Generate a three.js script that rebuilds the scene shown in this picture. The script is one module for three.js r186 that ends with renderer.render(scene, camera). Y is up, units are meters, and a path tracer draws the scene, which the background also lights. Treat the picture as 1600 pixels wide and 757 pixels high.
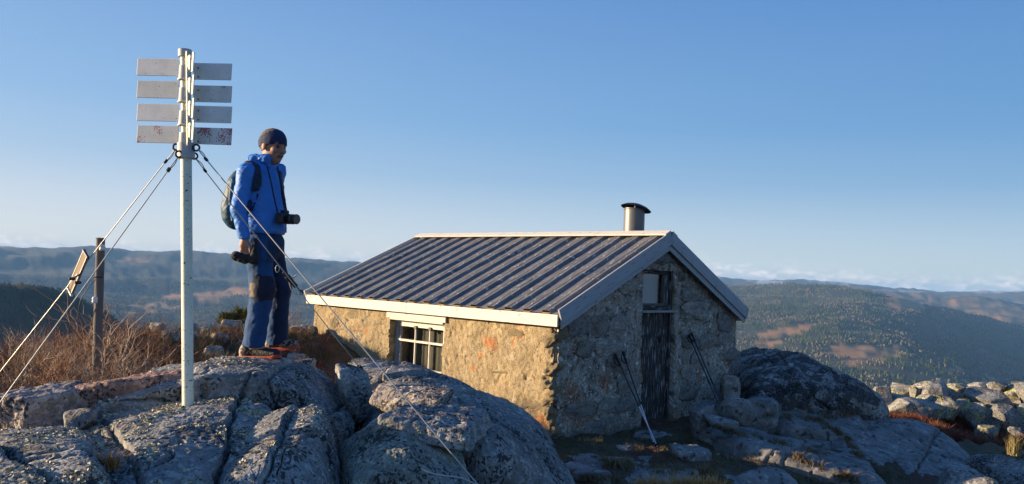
import * as THREE from 'three';
import { mergeGeometries } from 'three/addons/utils/BufferGeometryUtils.js';
import { RoundedBoxGeometry } from 'three/addons/geometries/RoundedBoxGeometry.js';
import { createNoise3D, createNoise2D } from 'simplex-noise';

// ---------------------------------------------------------------- camera, sky, sun, exposure
const scene = new THREE.Scene();
const EYE = 1.71, FPX = 1226, PITCH = 2.56 * Math.PI / 180, ROLL = 2.33 * Math.PI / 180;
const camera = new THREE.PerspectiveCamera(34.32, 1600 / 757, 0.1, 60000);
camera.position.set(0, EYE, 0);
camera.rotation.order = 'YXZ';
camera.rotation.set(PITCH, 0, ROLL);

const renderer = new THREE.WebGLRenderer({ antialias: true });
renderer.toneMapping = THREE.LinearToneMapping;
renderer.toneMappingExposure = 2.15;
renderer.shadowMap.enabled = true;

const SUN_AZ = -1.5 * Math.PI / 180, SUN_EL = 9.2 * Math.PI / 180;     // sun stands to the left, low over the hills
const sunDir = new THREE.Vector3(-Math.cos(SUN_EL) * Math.cos(SUN_AZ), Math.sin(SUN_EL), Math.cos(SUN_EL) * Math.sin(SUN_AZ));
const sun = new THREE.DirectionalLight(new THREE.Color().setRGB(1.0, 0.755, 0.48), 5);
sun.position.copy(sunDir).multiplyScalar(60);
sun.castShadow = true;
sun.shadow.mapSize.set(4096, 4096);
Object.assign(sun.shadow.camera, { left: -25, right: 25, top: 25, bottom: -25, near: 1, far: 140 });
scene.add(sun, sun.target);

const seeded = (s) => () => { s = (s + 0x6d2b79f5) | 0; let t = Math.imul(s ^ (s >>> 15), 1 | s); t = (t + Math.imul(t ^ (t >>> 7), 61 | t)) ^ t; return ((t ^ (t >>> 14)) >>> 0) / 4294967296; };
const N3 = createNoise3D(seeded(11)), N2 = createNoise2D(seeded(12));
const fbm3 = (x, y, z, o) => { let s = 0, a = 0.5, f = 1; for (let i = 0; i < o; i++) { s += a * N3(x * f, y * f, z * f + i * 7.3); a *= 0.5; f *= 2.03; } return s; };
const fbm2 = (x, y, o) => { let s = 0, a = 0.5, f = 1; for (let i = 0; i < o; i++) { s += a * N2(x * f + i * 3.7, y * f); a *= 0.5; f *= 2.03; } return s; };
const clamp = (x, a, b) => Math.min(b, Math.max(a, x)), lerp = (a, b, t) => a + (b - a) * t;
const sstep = (a, b, x) => { const t = clamp((x - a) / (b - a), 0, 1); return t * t * (3 - 2 * t); };

{ // clear evening sky with a low bank of cloud far off
  const W = 3072, H = 1536, data = new Float32Array(W * H * 4);
  const stops = [[0, .69, .755, .78], [1.5, .67, .755, .79], [4, .525, .66, .79], [7, .34, .53, .755], [11, .228, .437, .73], [20, .150, .325, .66], [45, .058, .18, .48], [90, .03, .11, .34]].map(([e, ...c]) => [e, ...c.map((x) => x / 2.15)]);
  for (let j = 0; j < H; j++) {
    const el = (j + .5) / H * 180 - 90, e = Math.max(el, 0);
    let k = 0; while (k < stops.length - 2 && stops[k + 1][0] < e) k++;
    const A = stops[k], B = stops[k + 1], t = clamp((e - A[0]) / (B[0] - A[0]), 0, 1);
    const c0 = [0, 1, 2].map((i) => lerp(A[i + 1], B[i + 1], t));
    for (let i = 0; i < W; i++) {
      const a = ((i + .5) / W - .5) * 2 * Math.PI, dx = Math.cos(a), dz = Math.sin(a);
      const ca = (dx * sunDir.x + dz * sunDir.z) / Math.cos(SUN_EL) * Math.cos(e * Math.PI / 180);
      const g = clamp(ca, -.75, 1) * (.5 + .5 * sstep(0, 12, e));
      let r = c0[0] * Math.exp(.55 * g), gg = c0[1] * Math.exp(.30 * g), b = c0[2] * Math.exp(.16 * g);
      if (el > -.2 && el < 7) {                                       // cloud bank
        const az = Math.atan2(dx, -dz);
        const u = az * 30;
        const base = .5 + .5 * fbm2(u * .22 + 4, 1.3, 3);
        const topo = 1.0 + 2.4 * Math.pow(clamp(base, 0, 1), 1.6);
        const n = fbm2(u * .9, el * 1.9, 5), n2 = fbm2(u * 2.6 + 9, el * 4.4, 4);
        const d = .92 * sstep(topo, topo * .5, el + n * 1.1) * sstep(-.22, .22, n + .3 * n2 + .06);
        const lit = clamp(.62 + .9 * fbm2(u * .9 - .3, el * 1.9 + .22, 4) - .9 * n * .6 + .10 * el, 0, 1);
        const cr = lerp(.22, .53, lit), cg = lerp(.26, .50, lit), cb = lerp(.33, .49, lit);
        r = lerp(r, cr, d); gg = lerp(gg, cg, d); b = lerp(b, cb, d);
      }
      const o = (j * W + i) * 4; data[o] = r; data[o + 1] = gg; data[o + 2] = b; data[o + 3] = 1;
    }
  }
  const sky = new THREE.DataTexture(data, W, H, THREE.RGBAFormat, THREE.FloatType);
  sky.mapping = THREE.EquirectangularReflectionMapping; sky.magFilter = THREE.LinearFilter; sky.needsUpdate = true;
  scene.background = sky; scene.environment = sky;
}
scene.fog = new THREE.FogExp2(new THREE.Color().setRGB(.27, .56, 1.0), 0.000066);

// ---------------------------------------------------------------- helpers
// a point of the place, from where it appears in the photograph and how far it stands along the view (metres)
function at(px, py, d) {
  const X2 = (px - 800) / FPX, Y2 = (378.5 - py) / FPX, c = Math.cos(ROLL), s = Math.sin(ROLL);
  const X = X2 * c - Y2 * s, Y = X2 * s + Y2 * c, cp = Math.cos(PITCH), sp = Math.sin(PITCH);
  const v = new THREE.Vector3(X, Y * cp + sp, Y * sp - cp);
  return v.multiplyScalar(d / -v.z).add(new THREE.Vector3(0, EYE, 0));
}
const taken = {};
function numbered(name) { const n = taken[name] ?? 0; taken[name] = n + 1; return n ? name + '_' + String(n).padStart(3, '0') : name; }
function tag(o, label, category, group, kind) { if (label) o.userData.label = label; if (category) o.userData.category = category; if (group) o.userData.group = group; if (kind) o.userData.kind = kind; return o; }
function thing(name, label, category, pos, group) {
  const o = new THREE.Group(); o.name = numbered(name); scene.add(o); if (pos) o.position.copy(pos);
  return tag(o, label, category, group);
}
function mesh(name, geo, mat, parent) {
  const m = new THREE.Mesh(geo, mat); m.castShadow = m.receiveShadow = true;
  m.name = parent ? name : numbered(name); (parent ?? scene).add(m); return m;
}
const V = (x, y, z) => new THREE.Vector3(x, y, z);
function lin(r, g, b) { return new THREE.Color().setRGB(r, g, b); }
const mat = (r, g, b, rough = .8, o = {}) => new THREE.MeshStandardMaterial({ color: lin(r, g, b), roughness: rough, ...o });
// uv in metres by the side each corner faces, grain along the longest side
function metreUV(g, k = 1, along = 0, off = 0) {
  const p = g.attributes.position, n = g.attributes.normal, uv = new Float32Array(p.count * 2), ax = [0, 1, 2].filter((a) => a !== along);
  for (let i = 0; i < p.count; i++) {
    const P = [p.getX(i), p.getY(i), p.getZ(i)], Nn = [Math.abs(n.getX(i)), Math.abs(n.getY(i)), Math.abs(n.getZ(i))];
    const other = Nn[ax[0]] > Nn[ax[1]] ? ax[1] : ax[0];
    if (Nn[along] > .8) { uv[2 * i] = P[ax[0]] * k * .2 + off; uv[2 * i + 1] = P[ax[1]] * k + off * 1.7; } else { uv[2 * i] = P[along] * k + off; uv[2 * i + 1] = P[other] * k + off * 1.7; }
  }
  g.setAttribute('uv', new THREE.BufferAttribute(uv, 2)); return g;
}
// a plank from a to b: w across (towards 'up'), t thick
let plankNo = 0;
function plankGeo(L, w, t, r = .004) { return metreUV(new RoundedBoxGeometry(L, w, t, 1, Math.min(r, t * .4)), 1, 0, (plankNo++) * .377); }
function place(m, a, b, up) {
  const x = b.clone().sub(a).normalize(), z = new THREE.Vector3().crossVectors(x, up).normalize(), y = new THREE.Vector3().crossVectors(z, x);
  m.quaternion.setFromRotationMatrix(new THREE.Matrix4().makeBasis(x, y, z)); m.position.copy(a).lerp(b, .5); return m;
}
function plank(name, a, b, w, t, up, material, parent) { return place(mesh(name, plankGeo(a.distanceTo(b), w, t), material, parent), a, b, up); }
function rodGeo(a, b, r0, r1 = r0, n = 10) {
  const d = b.clone().sub(a), g = new THREE.CylinderGeometry(r1, r0, d.length(), n, 1);
  g.applyQuaternion(new THREE.Quaternion().setFromUnitVectors(V(0, 1, 0), d.normalize())); g.translate((a.x + b.x) / 2, (a.y + b.y) / 2, (a.z + b.z) / 2); return g;
}
function tubeGeo(pts, r, seg = 24, n = 6) { return new THREE.TubeGeometry(new THREE.CatmullRomCurve3(pts), seg, r, n); }
const plain = (g) => { const o = g.index ? g.toNonIndexed() : g.clone(); for (const k of Object.keys(o.attributes)) if (!['position', 'normal', 'uv'].includes(k)) o.deleteAttribute(k); return o; };
const merged = (list) => mergeGeometries(list.map(plain));

// seamless noise for textures
function tileNoise(seed) {
  const r = seeded(seed), P = new Uint8Array(512), G = []; const q = [...Array(256).keys()];
  for (let i = 255; i > 0; i--) { const j = Math.floor(r() * (i + 1)); [q[i], q[j]] = [q[j], q[i]]; }
  for (let i = 0; i < 512; i++) P[i] = q[i & 255];
  for (let i = 0; i < 256; i++) { const a = r() * 6.2832; G.push([Math.cos(a), Math.sin(a)]); }
  const GX = Float64Array.from(G, (g) => g[0]), GY = Float64Array.from(G, (g) => g[1]);
  return (x, y, px, py) => {
    const x0 = Math.floor(x), y0 = Math.floor(y), fx = x - x0, fy = y - y0;
    let i0 = x0 % px, j0 = y0 % py; if (i0 < 0) i0 += px; if (j0 < 0) j0 += py; const i1 = i0 + 1 === px ? 0 : i0 + 1, j1 = j0 + 1 === py ? 0 : j0 + 1;
    const a = P[i0 & 255], b = P[i1 & 255], h00 = P[a + (j0 & 255)], h10 = P[b + (j0 & 255)], h01 = P[a + (j1 & 255)], h11 = P[b + (j1 & 255)];
    const n00 = GX[h00] * fx + GY[h00] * fy, n10 = GX[h10] * (fx - 1) + GY[h10] * fy, n01 = GX[h01] * fx + GY[h01] * (fy - 1), n11 = GX[h11] * (fx - 1) + GY[h11] * (fy - 1);
    const u = fx * fx * fx * (fx * (fx * 6 - 15) + 10), v = fy * fy * fy * (fy * (fy * 6 - 15) + 10), p = n00 + (n10 - n00) * u, q = n01 + (n11 - n01) * u;
    return 1.5 * (p + (q - p) * v);
  };
}
const TN = tileNoise(5);
const tf = (u, v, pu, pv, o, off = 0) => { let s = 0, a = .5, a2 = 0; for (let i = 0; i < o; i++) { s += a * TN(u * pu + off * 17.31 % pu, v * pv + off * 5.7 % pv, pu, pv); a2 += a; a *= .55; pu *= 2; pv *= 2; } return s / a2; };
const toS = (x) => { x = clamp(x, 0, 1); return 255 * (x <= .0031308 ? 12.92 * x : 1.055 * Math.pow(x, 1 / 2.4) - .055); };
// fn(u, v) -> [r, g, b, height] (linear colour); gives a colour map and a relief map
function surface(size, rep, fn) {
  const c = new Uint8Array(size * size * 4), h = new Uint8Array(size * size * 4);
  for (let j = 0; j < size; j++) for (let i = 0; i < size; i++) {
    const [r, g, b, z] = fn((i + .5) / size, (j + .5) / size), o = (j * size + i) * 4;
    c[o] = toS(r); c[o + 1] = toS(g); c[o + 2] = toS(b); c[o + 3] = 255;
    h[o] = h[o + 1] = h[o + 2] = 255 * clamp(z, 0, 1); h[o + 3] = 255;
  }
  const mk = (d, srgb) => { const t = new THREE.DataTexture(d, size, size, THREE.RGBAFormat); t.wrapS = t.wrapT = THREE.RepeatWrapping; t.magFilter = THREE.LinearFilter; t.minFilter = THREE.LinearMipmapLinearFilter; t.generateMipmaps = true; if (srgb) t.colorSpace = THREE.SRGBColorSpace; t.repeat.set(rep, rep); t.needsUpdate = true; return t; };
  return { map: mk(c, true), bumpMap: mk(h, false) };
}
const mix3 = (a, b, t) => [lerp(a[0], b[0], t), lerp(a[1], b[1], t), lerp(a[2], b[2], t)];

// lichen-covered gneiss
const rockTex = surface(1024, .5, (u, v) => {
  const wx = .006 * tf(u, v, 20, 20, 3, 2), wy = .006 * tf(u, v, 20, 20, 3, 5);
  const big = tf(u, v, 4, 4, 5, 1), mid = tf(u + wx, v + wy, 40, 40, 4, 3), fine = tf(u, v, 110, 110, 3, 4), grit = tf(u, v, 190, 190, 2, 8);
  let c = mix3([.14, .14, .14], [.31, .305, .295], clamp(.5 + .8 * mid + .35 * fine, 0, 1));
  c = mix3(c, [.40, .39, .36], .85 * sstep(.16, .26, tf(u + wx, v, 40, 40, 5, 11) + .35 * tf(u, v, 11, 11, 3, 13) - .3 * big));       // pale crust lichen
  c = mix3(c, [.20, .22, .12], .6 * sstep(.25, .42, tf(u, v + wy, 30, 30, 4, 17) - .2 * big));        // green-yellow lichen
  c = mix3(c, [.030, .030, .032], .95 * sstep(.14, .20, tf(u + wy, v + wx, 80, 80, 4, 23) + .30 * tf(u, v, 16, 16, 3, 27) + .75 * big - .05)); // black lichen
  c = c.map((x) => x * (1 + .35 * grit));
  return [...c, .5 + .30 * mid + .22 * fine + .10 * grit + .14 * tf(u + wx, v, 62, 62, 4, 11)];
});
const rockSmoothTex = surface(768, .5, (u, v) => {
  const mid = tf(u, v, 14, 14, 5, 31), fine = tf(u, v, 60, 60, 3, 33), streak = tf(u, v, 5, 26, 4, 37);
  let c = mix3([.13, .13, .13], [.28, .275, .265], clamp(.5 + .7 * mid + .4 * streak, 0, 1));
  c = mix3(c, [.38, .37, .35], .7 * sstep(.2, .4, tf(u, v, 24, 24, 4, 41)));
  c = mix3(c, [.035, .035, .037], .85 * sstep(.2, .36, tf(u, v, 20, 20, 5, 47)));
  return [...c.map((x) => x * (1 + .3 * fine)), .5 + .35 * mid + .2 * fine + .1 * streak];
});
const M = {};
M.rock = new THREE.MeshStandardMaterial({ ...rockTex, bumpScale: .013, roughness: .92, vertexColors: true });
M.rockSmooth = new THREE.MeshStandardMaterial({ ...rockSmoothTex, bumpScale: .012, roughness: .85, vertexColors: true });

// ---------------------------------------------------------------- a boulder: rounded polyhedron with weathered relief
const cubeFaces = [[0, 1, 2, 1], [0, 1, 2, -1], [1, 2, 0, 1], [1, 2, 0, -1], [2, 0, 1, 1], [2, 0, 1, -1]];
function rockGeo({ s, seed = 1, n = 24, k = 9, np = 8, rough = 1, crack = 0, tint = [1, 1, 1], planes = [], low = .09, fine = 1, patch = .5, crust = null, crustAt = .16, joints = [] }) {
  const R = seeded(seed * 7919 + 3), ps = [];
  for (let a = 0; a < 3; a++) for (const sg of [-1, 1]) { const d = V(0, 0, 0); d.setComponent(a, sg); d.x += (R() - .5) * .3; d.y += (R() - .5) * .3; d.z += (R() - .5) * .3; ps.push([d.normalize(), .97 + R() * .08]); }
  for (let i = 0; i < np; i++) ps.push([V(R() - .5, R() - .5, R() - .5).normalize(), .88 + R() * .22]);
  for (const [x, y, z, h] of planes) ps.push([V(x, y, z).normalize(), h]);
  const ids = [], dirs = [], seen = new Map(), m1 = n + 1;
  for (const [ax, bx, cx, sg] of cubeFaces) for (let j = 0; j <= n; j++) for (let i = 0; i <= n; i++) {
    const d = [0, 0, 0]; d[ax] = Math.tan((i / n - .5) * Math.PI / 2) * sg; d[bx] = Math.tan((j / n - .5) * Math.PI / 2); d[cx] = sg;
    const v = V(...d).normalize(), key = Math.round(v.x * 20000) + ',' + Math.round(v.y * 20000) + ',' + Math.round(v.z * 20000);
    let id = seen.get(key); if (id === undefined) { id = dirs.length; dirs.push(v); seen.set(key, id); } ids.push(id);
  }
  const tri = [];
  for (let f = 0; f < 6; f++) for (let j = 0; j < n; j++) for (let i = 0; i < n; i++) { const a = f * m1 * m1 + j * m1 + i; tri.push(a, a + 1, a + m1, a + 1, a + m1 + 1, a + m1); }
  const cnt = dirs.length, P = new Float32Array(cnt * 3), Nn = new Float32Array(cnt * 3);
  for (let i = 0; i < cnt; i++) {
    let q = 0; const d = dirs[i]; for (const [pn, h] of ps) { const t = pn.dot(d) / h; if (t > 0) q += Math.pow(t, k); }
    const r = Math.pow(q, -1 / k); P[3 * i] = d.x * r * s[0]; P[3 * i + 1] = d.y * r * s[1]; P[3 * i + 2] = d.z * r * s[2];
  }
  const normals = () => {
    Nn.fill(0);
    for (let t = 0; t < tri.length; t += 3) {
      const a = ids[tri[t]] * 3, b = ids[tri[t + 1]] * 3, c = ids[tri[t + 2]] * 3;
      const ux = P[b] - P[a], uy = P[b + 1] - P[a + 1], uz = P[b + 2] - P[a + 2], vx = P[c] - P[a], vy = P[c + 1] - P[a + 1], vz = P[c + 2] - P[a + 2];
      const nx = uy * vz - uz * vy, ny = uz * vx - ux * vz, nz = ux * vy - uy * vx;
      for (const q of [a, b, c]) { Nn[q] += nx; Nn[q + 1] += ny; Nn[q + 2] += nz; }
    }
    for (let i = 0; i < cnt; i++) { const l = Math.hypot(Nn[3 * i], Nn[3 * i + 1], Nn[3 * i + 2]) || 1; Nn[3 * i] /= l; Nn[3 * i + 1] /= l; Nn[3 * i + 2] /= l; }
  };
  normals();
  const size = Math.cbrt(s[0] * s[1] * s[2]), o = seed * 13.7, hi = n >= 40, C = new Float32Array(cnt * 3);
  for (let i = 0; i < cnt; i++) {
    const x = P[3 * i] + o, y = P[3 * i + 1] - o, z = P[3 * i + 2] + 2 * o, q = 1 / size;
    let d = low * size * rough * fbm3(x * q * .9, y * q * .9, z * q * .9, 3) + .013 * rough * Math.min(1, size * 2) * fbm3(x * 4, y * 4, z * 4, 3);
    if (hi) d += .009 * rough * fine * fbm3(x * 14, y * 14, z * 14, 3) + .005 * rough * fine * fbm3(x * 48, y * 48, z * 48, 2);
    if (crack) { const w = Math.abs(fbm3(x * .9 + 5, y * .35, z * .9, 3)); d -= crack * (1 - sstep(.0, .018, w)); }
    for (const [jx, jy, jz, jc, dep, step] of joints) { const w = P[3 * i] * jx + P[3 * i + 1] * jy + P[3 * i + 2] * jz - jc + .03 * fbm3(x * 3, y * 3, z * 3, 3); d += step * sstep(-.008, .008, w) - dep * (1 - sstep(.004, .017, Math.abs(w))); }
    for (let c = 0; c < 3; c++) P[3 * i + c] += Nn[3 * i + c] * d;
    let tone = .88 + patch * fbm3(x * 2.2, y * 2.2, z * 2.2, 4), warm = .06 * fbm3(x * 1.4 + 9, y * 1.4, z * 1.4, 2);
    if (crust) { const e = fbm3(x * 5 + 3, y * 5, z * 5, 4); if (e > crustAt) { C[3 * i] = crust[0]; C[3 * i + 1] = crust[1]; C[3 * i + 2] = crust[2]; continue; } }
    C[3 * i] = tint[0] * (tone + warm); C[3 * i + 1] = tint[1] * tone; C[3 * i + 2] = tint[2] * (tone - warm);
  }
  normals();
  // texture laid on by the side each little face turns to
  const p = [], nn = [], cc = [], uv = [], out = [], got = new Map(), ax2 = [[2, 1], [0, 2], [0, 1]];
  for (let t = 0; t < tri.length; t += 3) {
    const A = ids[tri[t]] * 3, B = ids[tri[t + 1]] * 3, D = ids[tri[t + 2]] * 3, m = [0, 1, 2].map((c) => Math.abs(Nn[A + c] + Nn[B + c] + Nn[D + c])), w = m[0] > m[1] ? (m[0] > m[2] ? 0 : 2) : (m[1] > m[2] ? 1 : 2);
    for (const q of [A, B, D]) {
      const key = q + w; let id = got.get(key);
      if (id === undefined) { id = p.length / 3; got.set(key, id); for (let c = 0; c < 3; c++) { p.push(P[q + c]); nn.push(Nn[q + c]); cc.push(C[q + c]); } uv.push(P[q + ax2[w][0]] + w * .37 + seed * .61, P[q + ax2[w][1]] + w * .71 + seed * .23); }
      out.push(id);
    }
  }
  const g = new THREE.BufferGeometry();
  g.setAttribute('position', new THREE.Float32BufferAttribute(p, 3)); g.setAttribute('normal', new THREE.Float32BufferAttribute(nn, 3));
  g.setAttribute('color', new THREE.Float32BufferAttribute(cc, 3)); g.setAttribute('uv', new THREE.Float32BufferAttribute(uv, 2)); g.setIndex(out);
  return g;
}
// smooth surface of a distance field (surface nets)
function fieldGeo(f, lo, hi, cell, color) {
  const nx = Math.ceil((hi[0] - lo[0]) / cell) + 1, ny = Math.ceil((hi[1] - lo[1]) / cell) + 1, nz = Math.ceil((hi[2] - lo[2]) / cell) + 1;
  const F = new Float32Array(nx * ny * nz), I = (i, j, k) => (k * ny + j) * nx + i;
  for (let k = 0; k < nz; k++) for (let j = 0; j < ny; j++) for (let i = 0; i < nx; i++) F[I(i, j, k)] = f(lo[0] + i * cell, lo[1] + j * cell, lo[2] + k * cell);
  const vid = new Int32Array(nx * ny * nz).fill(-1), pos = [], idx = [];
  for (let k = 0; k < nz - 1; k++) for (let j = 0; j < ny - 1; j++) for (let i = 0; i < nx - 1; i++) {
    let sx = 0, sy = 0, sz = 0, c = 0; const v = [];
    for (let q = 0; q < 8; q++) v.push(F[I(i + (q & 1), j + ((q >> 1) & 1), k + (q >> 2))]);
    for (let a = 0; a < 8; a++) for (const b of [1, 2, 4]) if (!(a & b)) { const e = a | b; if ((v[a] < 0) !== (v[e] < 0)) { const t = v[a] / (v[a] - v[e]); sx += (a & 1) + (b === 1 ? t : 0); sy += ((a >> 1) & 1) + (b === 2 ? t : 0); sz += (a >> 2) + (b === 4 ? t : 0); c++; } }
    if (c) { vid[I(i, j, k)] = pos.length / 3; pos.push(lo[0] + (i + sx / c) * cell, lo[1] + (j + sy / c) * cell, lo[2] + (k + sz / c) * cell); }
  }
  const quad = (a, b, c, d, flip) => { if (a < 0 || b < 0 || c < 0 || d < 0) return; if (flip) idx.push(a, c, b, a, d, c); else idx.push(a, b, c, a, c, d); };
  for (let k = 1; k < nz - 1; k++) for (let j = 1; j < ny - 1; j++) for (let i = 1; i < nx - 1; i++) {
    const a = F[I(i, j, k)] < 0;
    if (a !== (F[I(i + 1, j, k)] < 0)) quad(vid[I(i, j - 1, k - 1)], vid[I(i, j, k - 1)], vid[I(i, j, k)], vid[I(i, j - 1, k)], !a);
    if (a !== (F[I(i, j + 1, k)] < 0)) quad(vid[I(i - 1, j, k - 1)], vid[I(i - 1, j, k)], vid[I(i, j, k)], vid[I(i, j, k - 1)], !a);
    if (a !== (F[I(i, j, k + 1)] < 0)) quad(vid[I(i - 1, j - 1, k)], vid[I(i, j - 1, k)], vid[I(i, j, k)], vid[I(i - 1, j, k)], !a);
  }
  const g = new THREE.BufferGeometry(), P = new Float32Array(pos); g.setAttribute('position', new THREE.BufferAttribute(P, 3)); g.setIndex(idx);
  const n = new Float32Array(P.length), h = cell * .7, col = color && new Float32Array(P.length), uv = new Float32Array(P.length / 3 * 2);
  for (let i = 0; i < P.length; i += 3) {
    const x = P[i], y = P[i + 1], z = P[i + 2], a = f(x + h, y, z) - f(x - h, y, z), b = f(x, y + h, z) - f(x, y - h, z), c = f(x, y, z + h) - f(x, y, z - h), l = Math.hypot(a, b, c) || 1;
    n[i] = a / l; n[i + 1] = b / l; n[i + 2] = c / l; uv[i / 3 * 2] = x + .6 * z; uv[i / 3 * 2 + 1] = y;
    if (col) { const q = color(x, y, z, a / l, b / l, c / l); col[i] = q[0]; col[i + 1] = q[1]; col[i + 2] = q[2]; }
  }
  g.setAttribute('normal', new THREE.BufferAttribute(n, 3)); g.setAttribute('uv', new THREE.BufferAttribute(uv, 2)); if (col) g.setAttribute('color', new THREE.BufferAttribute(col, 3));
  return g;
}

// ---------------------------------------------------------------- terrain: hilltop, valley and far hills in one sheet
const nearPts = [];
for (const [px, py, d] of [[-60, 665, 5], [60, 610, 7], [0, 575, 8.5], [130, 570, 8], [230, 545, 9], [370, 515, 11], [480, 512, 12.5], [-200, 590, 9]]) { const p = at(px, py, d); nearPts.push([p.x, p.z, p.y]); }
for (const [px, py, d] of [[1400, 662, 15.2], [1550, 700, 15], [1480, 640, 18], [1620, 640, 18], [1700, 700, 15]]) { const p = at(px, py, d); nearPts.push([p.x, p.z, p.y]); }
nearPts.push([.6, -8.3, 0], [2, -9.8, -.02], [3.4, -11.3, .03], [1.6, -8, -.03], [1, -6.5, -.1], [3, -7, -.25], [5, -8, -.5], [5, -11, -.45], [3, -9.4, -.2], [6.5, -13, -.7], [4.4, -14, -.3], [8, -10, -.4],
  [-1.5, -4.5, .35], [-2.5, -4, .45], [-2, -6, .5], [0, -5.3, 0], [-.3, -6.6, .15], [-2, -9.3, .4], [-3.4, -8, .55], [0, 0, .1], [-3, 0, .4], [3, 0, -.1], [0, 4, .2], [3, -4, -.15], [-1, -13, .45], [2, -14, .1], [-6, -4, .5], [.4, -7.2, .05],
  [.4, -4, -.1], [-1, -2, .1], [-6, -12, .9], [10, -14, -.9], [10, -5, -.6]);
function nearH(x, z) {
  let w = 1e-9, s = 0;
  for (const [px, pz, y] of nearPts) { const d2 = (x - px) * (x - px) + (z - pz) * (z - pz), q = 1 / (.15 + d2 * d2); w += q; s += q * y; }
  return s / w;
}
const pxAz = (px) => Math.atan((px - 800) / FPX), hzPx = (px) => 433.3 + (px - 800) * .0407;
const farR = [60, 200, 500, 1000, 1700, 2500, 3500, 4200, 5000, 5600, 7400, 8600, 10000, 11500];
const farCols = [
  [-1200, -16, -55, -120, -200, -250, -255, -250, -230, -190, -110, 80, 60, 30, 0],
  [0, -17, -60, -130, -205, -250, -262, -248, -228, -180, -100, 85, 60, 30, 0],
  [250, -17, -60, -130, -205, -250, -262, -248, -228, -178, -95, 100, 60, 30, 0],
  [450, -17, -60, -130, -205, -250, -262, -248, -222, -170, -95, 92, 60, 30, 0],
  [650, -17, -60, -130, -205, -250, -258, -240, -205, -150, -90, 50, 60, 60, 0],
  [900, -17, -60, -130, -205, -245, -235, -190, -140, -80, -60, 10, 20, 90, 30],
  [1130, -16, -55, -120, -195, -228, -202, -128, -62, -2, -45, -20, 0, 95, 20],
  [1290, -16, -55, -120, -195, -228, -200, -118, -40, 24, -50, 5, 0, 85, 20],
  [1350, -16, -55, -120, -195, -228, -202, -126, -48, 12, -90, 22, -20, 62, 20],
  [1410, -16, -55, -120, -197, -230, -206, -146, -76, -26, -130, 18, -30, 40, 20],
  [1480, -16, -55, -120, -200, -234, -220, -200, -140, -74, -150, -22, -40, 30, 20],
  [1540, -16, -55, -120, -200, -240, -240, -252, -200, -116, -160, -8, -60, 40, 20],
  [1620, -16, -55, -120, -205, -250, -262, -292, -262, -190, -170, -60, -60, 60, 30],
  [2200, -16, -55, -120, -205, -240, -240, -240, -220, -190, -170, -80, -60, 60, 30],
].map(([px, ...h]) => [pxAz(px), ...h]);
const hillCrest = [[-500, 432], [-150, 437], [0, 443], [60, 449], [110, 463], [150, 482], [190, 505], [222, 530], [265, 566], [330, 620]].map(([px, py]) => [pxAz(px + 14), -(py - 5 - hzPx(px)) / FPX]);
const interp = (T, x, c) => { if (x <= T[0][0]) return T[0][c]; for (let i = 1; i < T.length; i++) if (x <= T[i][0]) { const t = (x - T[i - 1][0]) / (T[i][0] - T[i - 1][0]), s = t * t * (3 - 2 * t); return lerp(T[i - 1][c], T[i][c], s * .5 + t * .5); } return T[T.length - 1][c]; };
function farH(r, az, x, z) {
  const lr = Math.log(r); let k = 0; while (k < farR.length - 2 && farR[k + 1] < r) k++;
  const l0 = Math.log(farR[k]), l1 = Math.log(farR[k + 1]); let t = clamp((lr - l0) / (l1 - l0), 0, 1);
  if (k >= 7) t = t * t * (3 - 2 * t);
  const a = clamp(az, -1.1, .9);
  let h = lerp(interp(farCols, a, k + 1), interp(farCols, a, k + 2), t);
  h += Math.min(34, r * .0085) * fbm2(x * .0011, z * .0011, 5) * (r > 8000 ? 1.3 : 1) + Math.min(10, r * .003) * fbm2(x * .006 + 3, z * .006, 3);
  if (r > 8600) h += 55 * Math.max(0, fbm2(az * 16 + 2, r * .0005, 4)) * sstep(8700, 9900, r);
  // wooded spur across the slope, sun behind it
  const crest = interp(hillCrest, az, 1) * 950 + EYE, spur = crest - Math.max(Math.abs(r - 950) - 18, 0) * .33 + 3.5 * fbm2(x * .02, z * .02, 4);
  const q = 4; if (az < -.28) h = spur > h + 20 ? spur : h > spur + 20 ? h : q * Math.log(Math.exp(clamp(h / q, -200, 200)) + Math.exp(clamp(spur / q, -200, 200)));
  return h;
}
function ground(x, z) {
  const r = Math.hypot(x, z), az = Math.atan2(x, -z), front = Math.abs(az) < 1.6;
  const r0 = front ? lerp(11.5, 21, sstep(-.3, .4, az)) : 14;
  let n = nearH(x, z) - Math.max(0, r - r0) * .33 - .012 * Math.max(0, r - r0) ** 1.5;
  if (r < 60) n += .10 * fbm2(x * .9, z * .9, 4) + .03 * fbm2(x * 4, z * 4, 3);
  if (r < 40) return n;
  const f = farH(Math.max(r, 60), front ? az : Math.sign(az) * 1.1, x, z) + EYE;
  return lerp(n, f, sstep(40, 130, r));
}
function hit(px, py, d0 = 300) { const o = V(0, EYE, 0), v = at(px, py, 1).sub(o); for (let d = d0; d < 11400; d *= 1.004) { const x = v.x * d, y = EYE + v.y * d, z = v.z * d; if (y < ground(x, z)) return [x, z]; } return [v.x * 11400, v.z * 11400]; }
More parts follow.
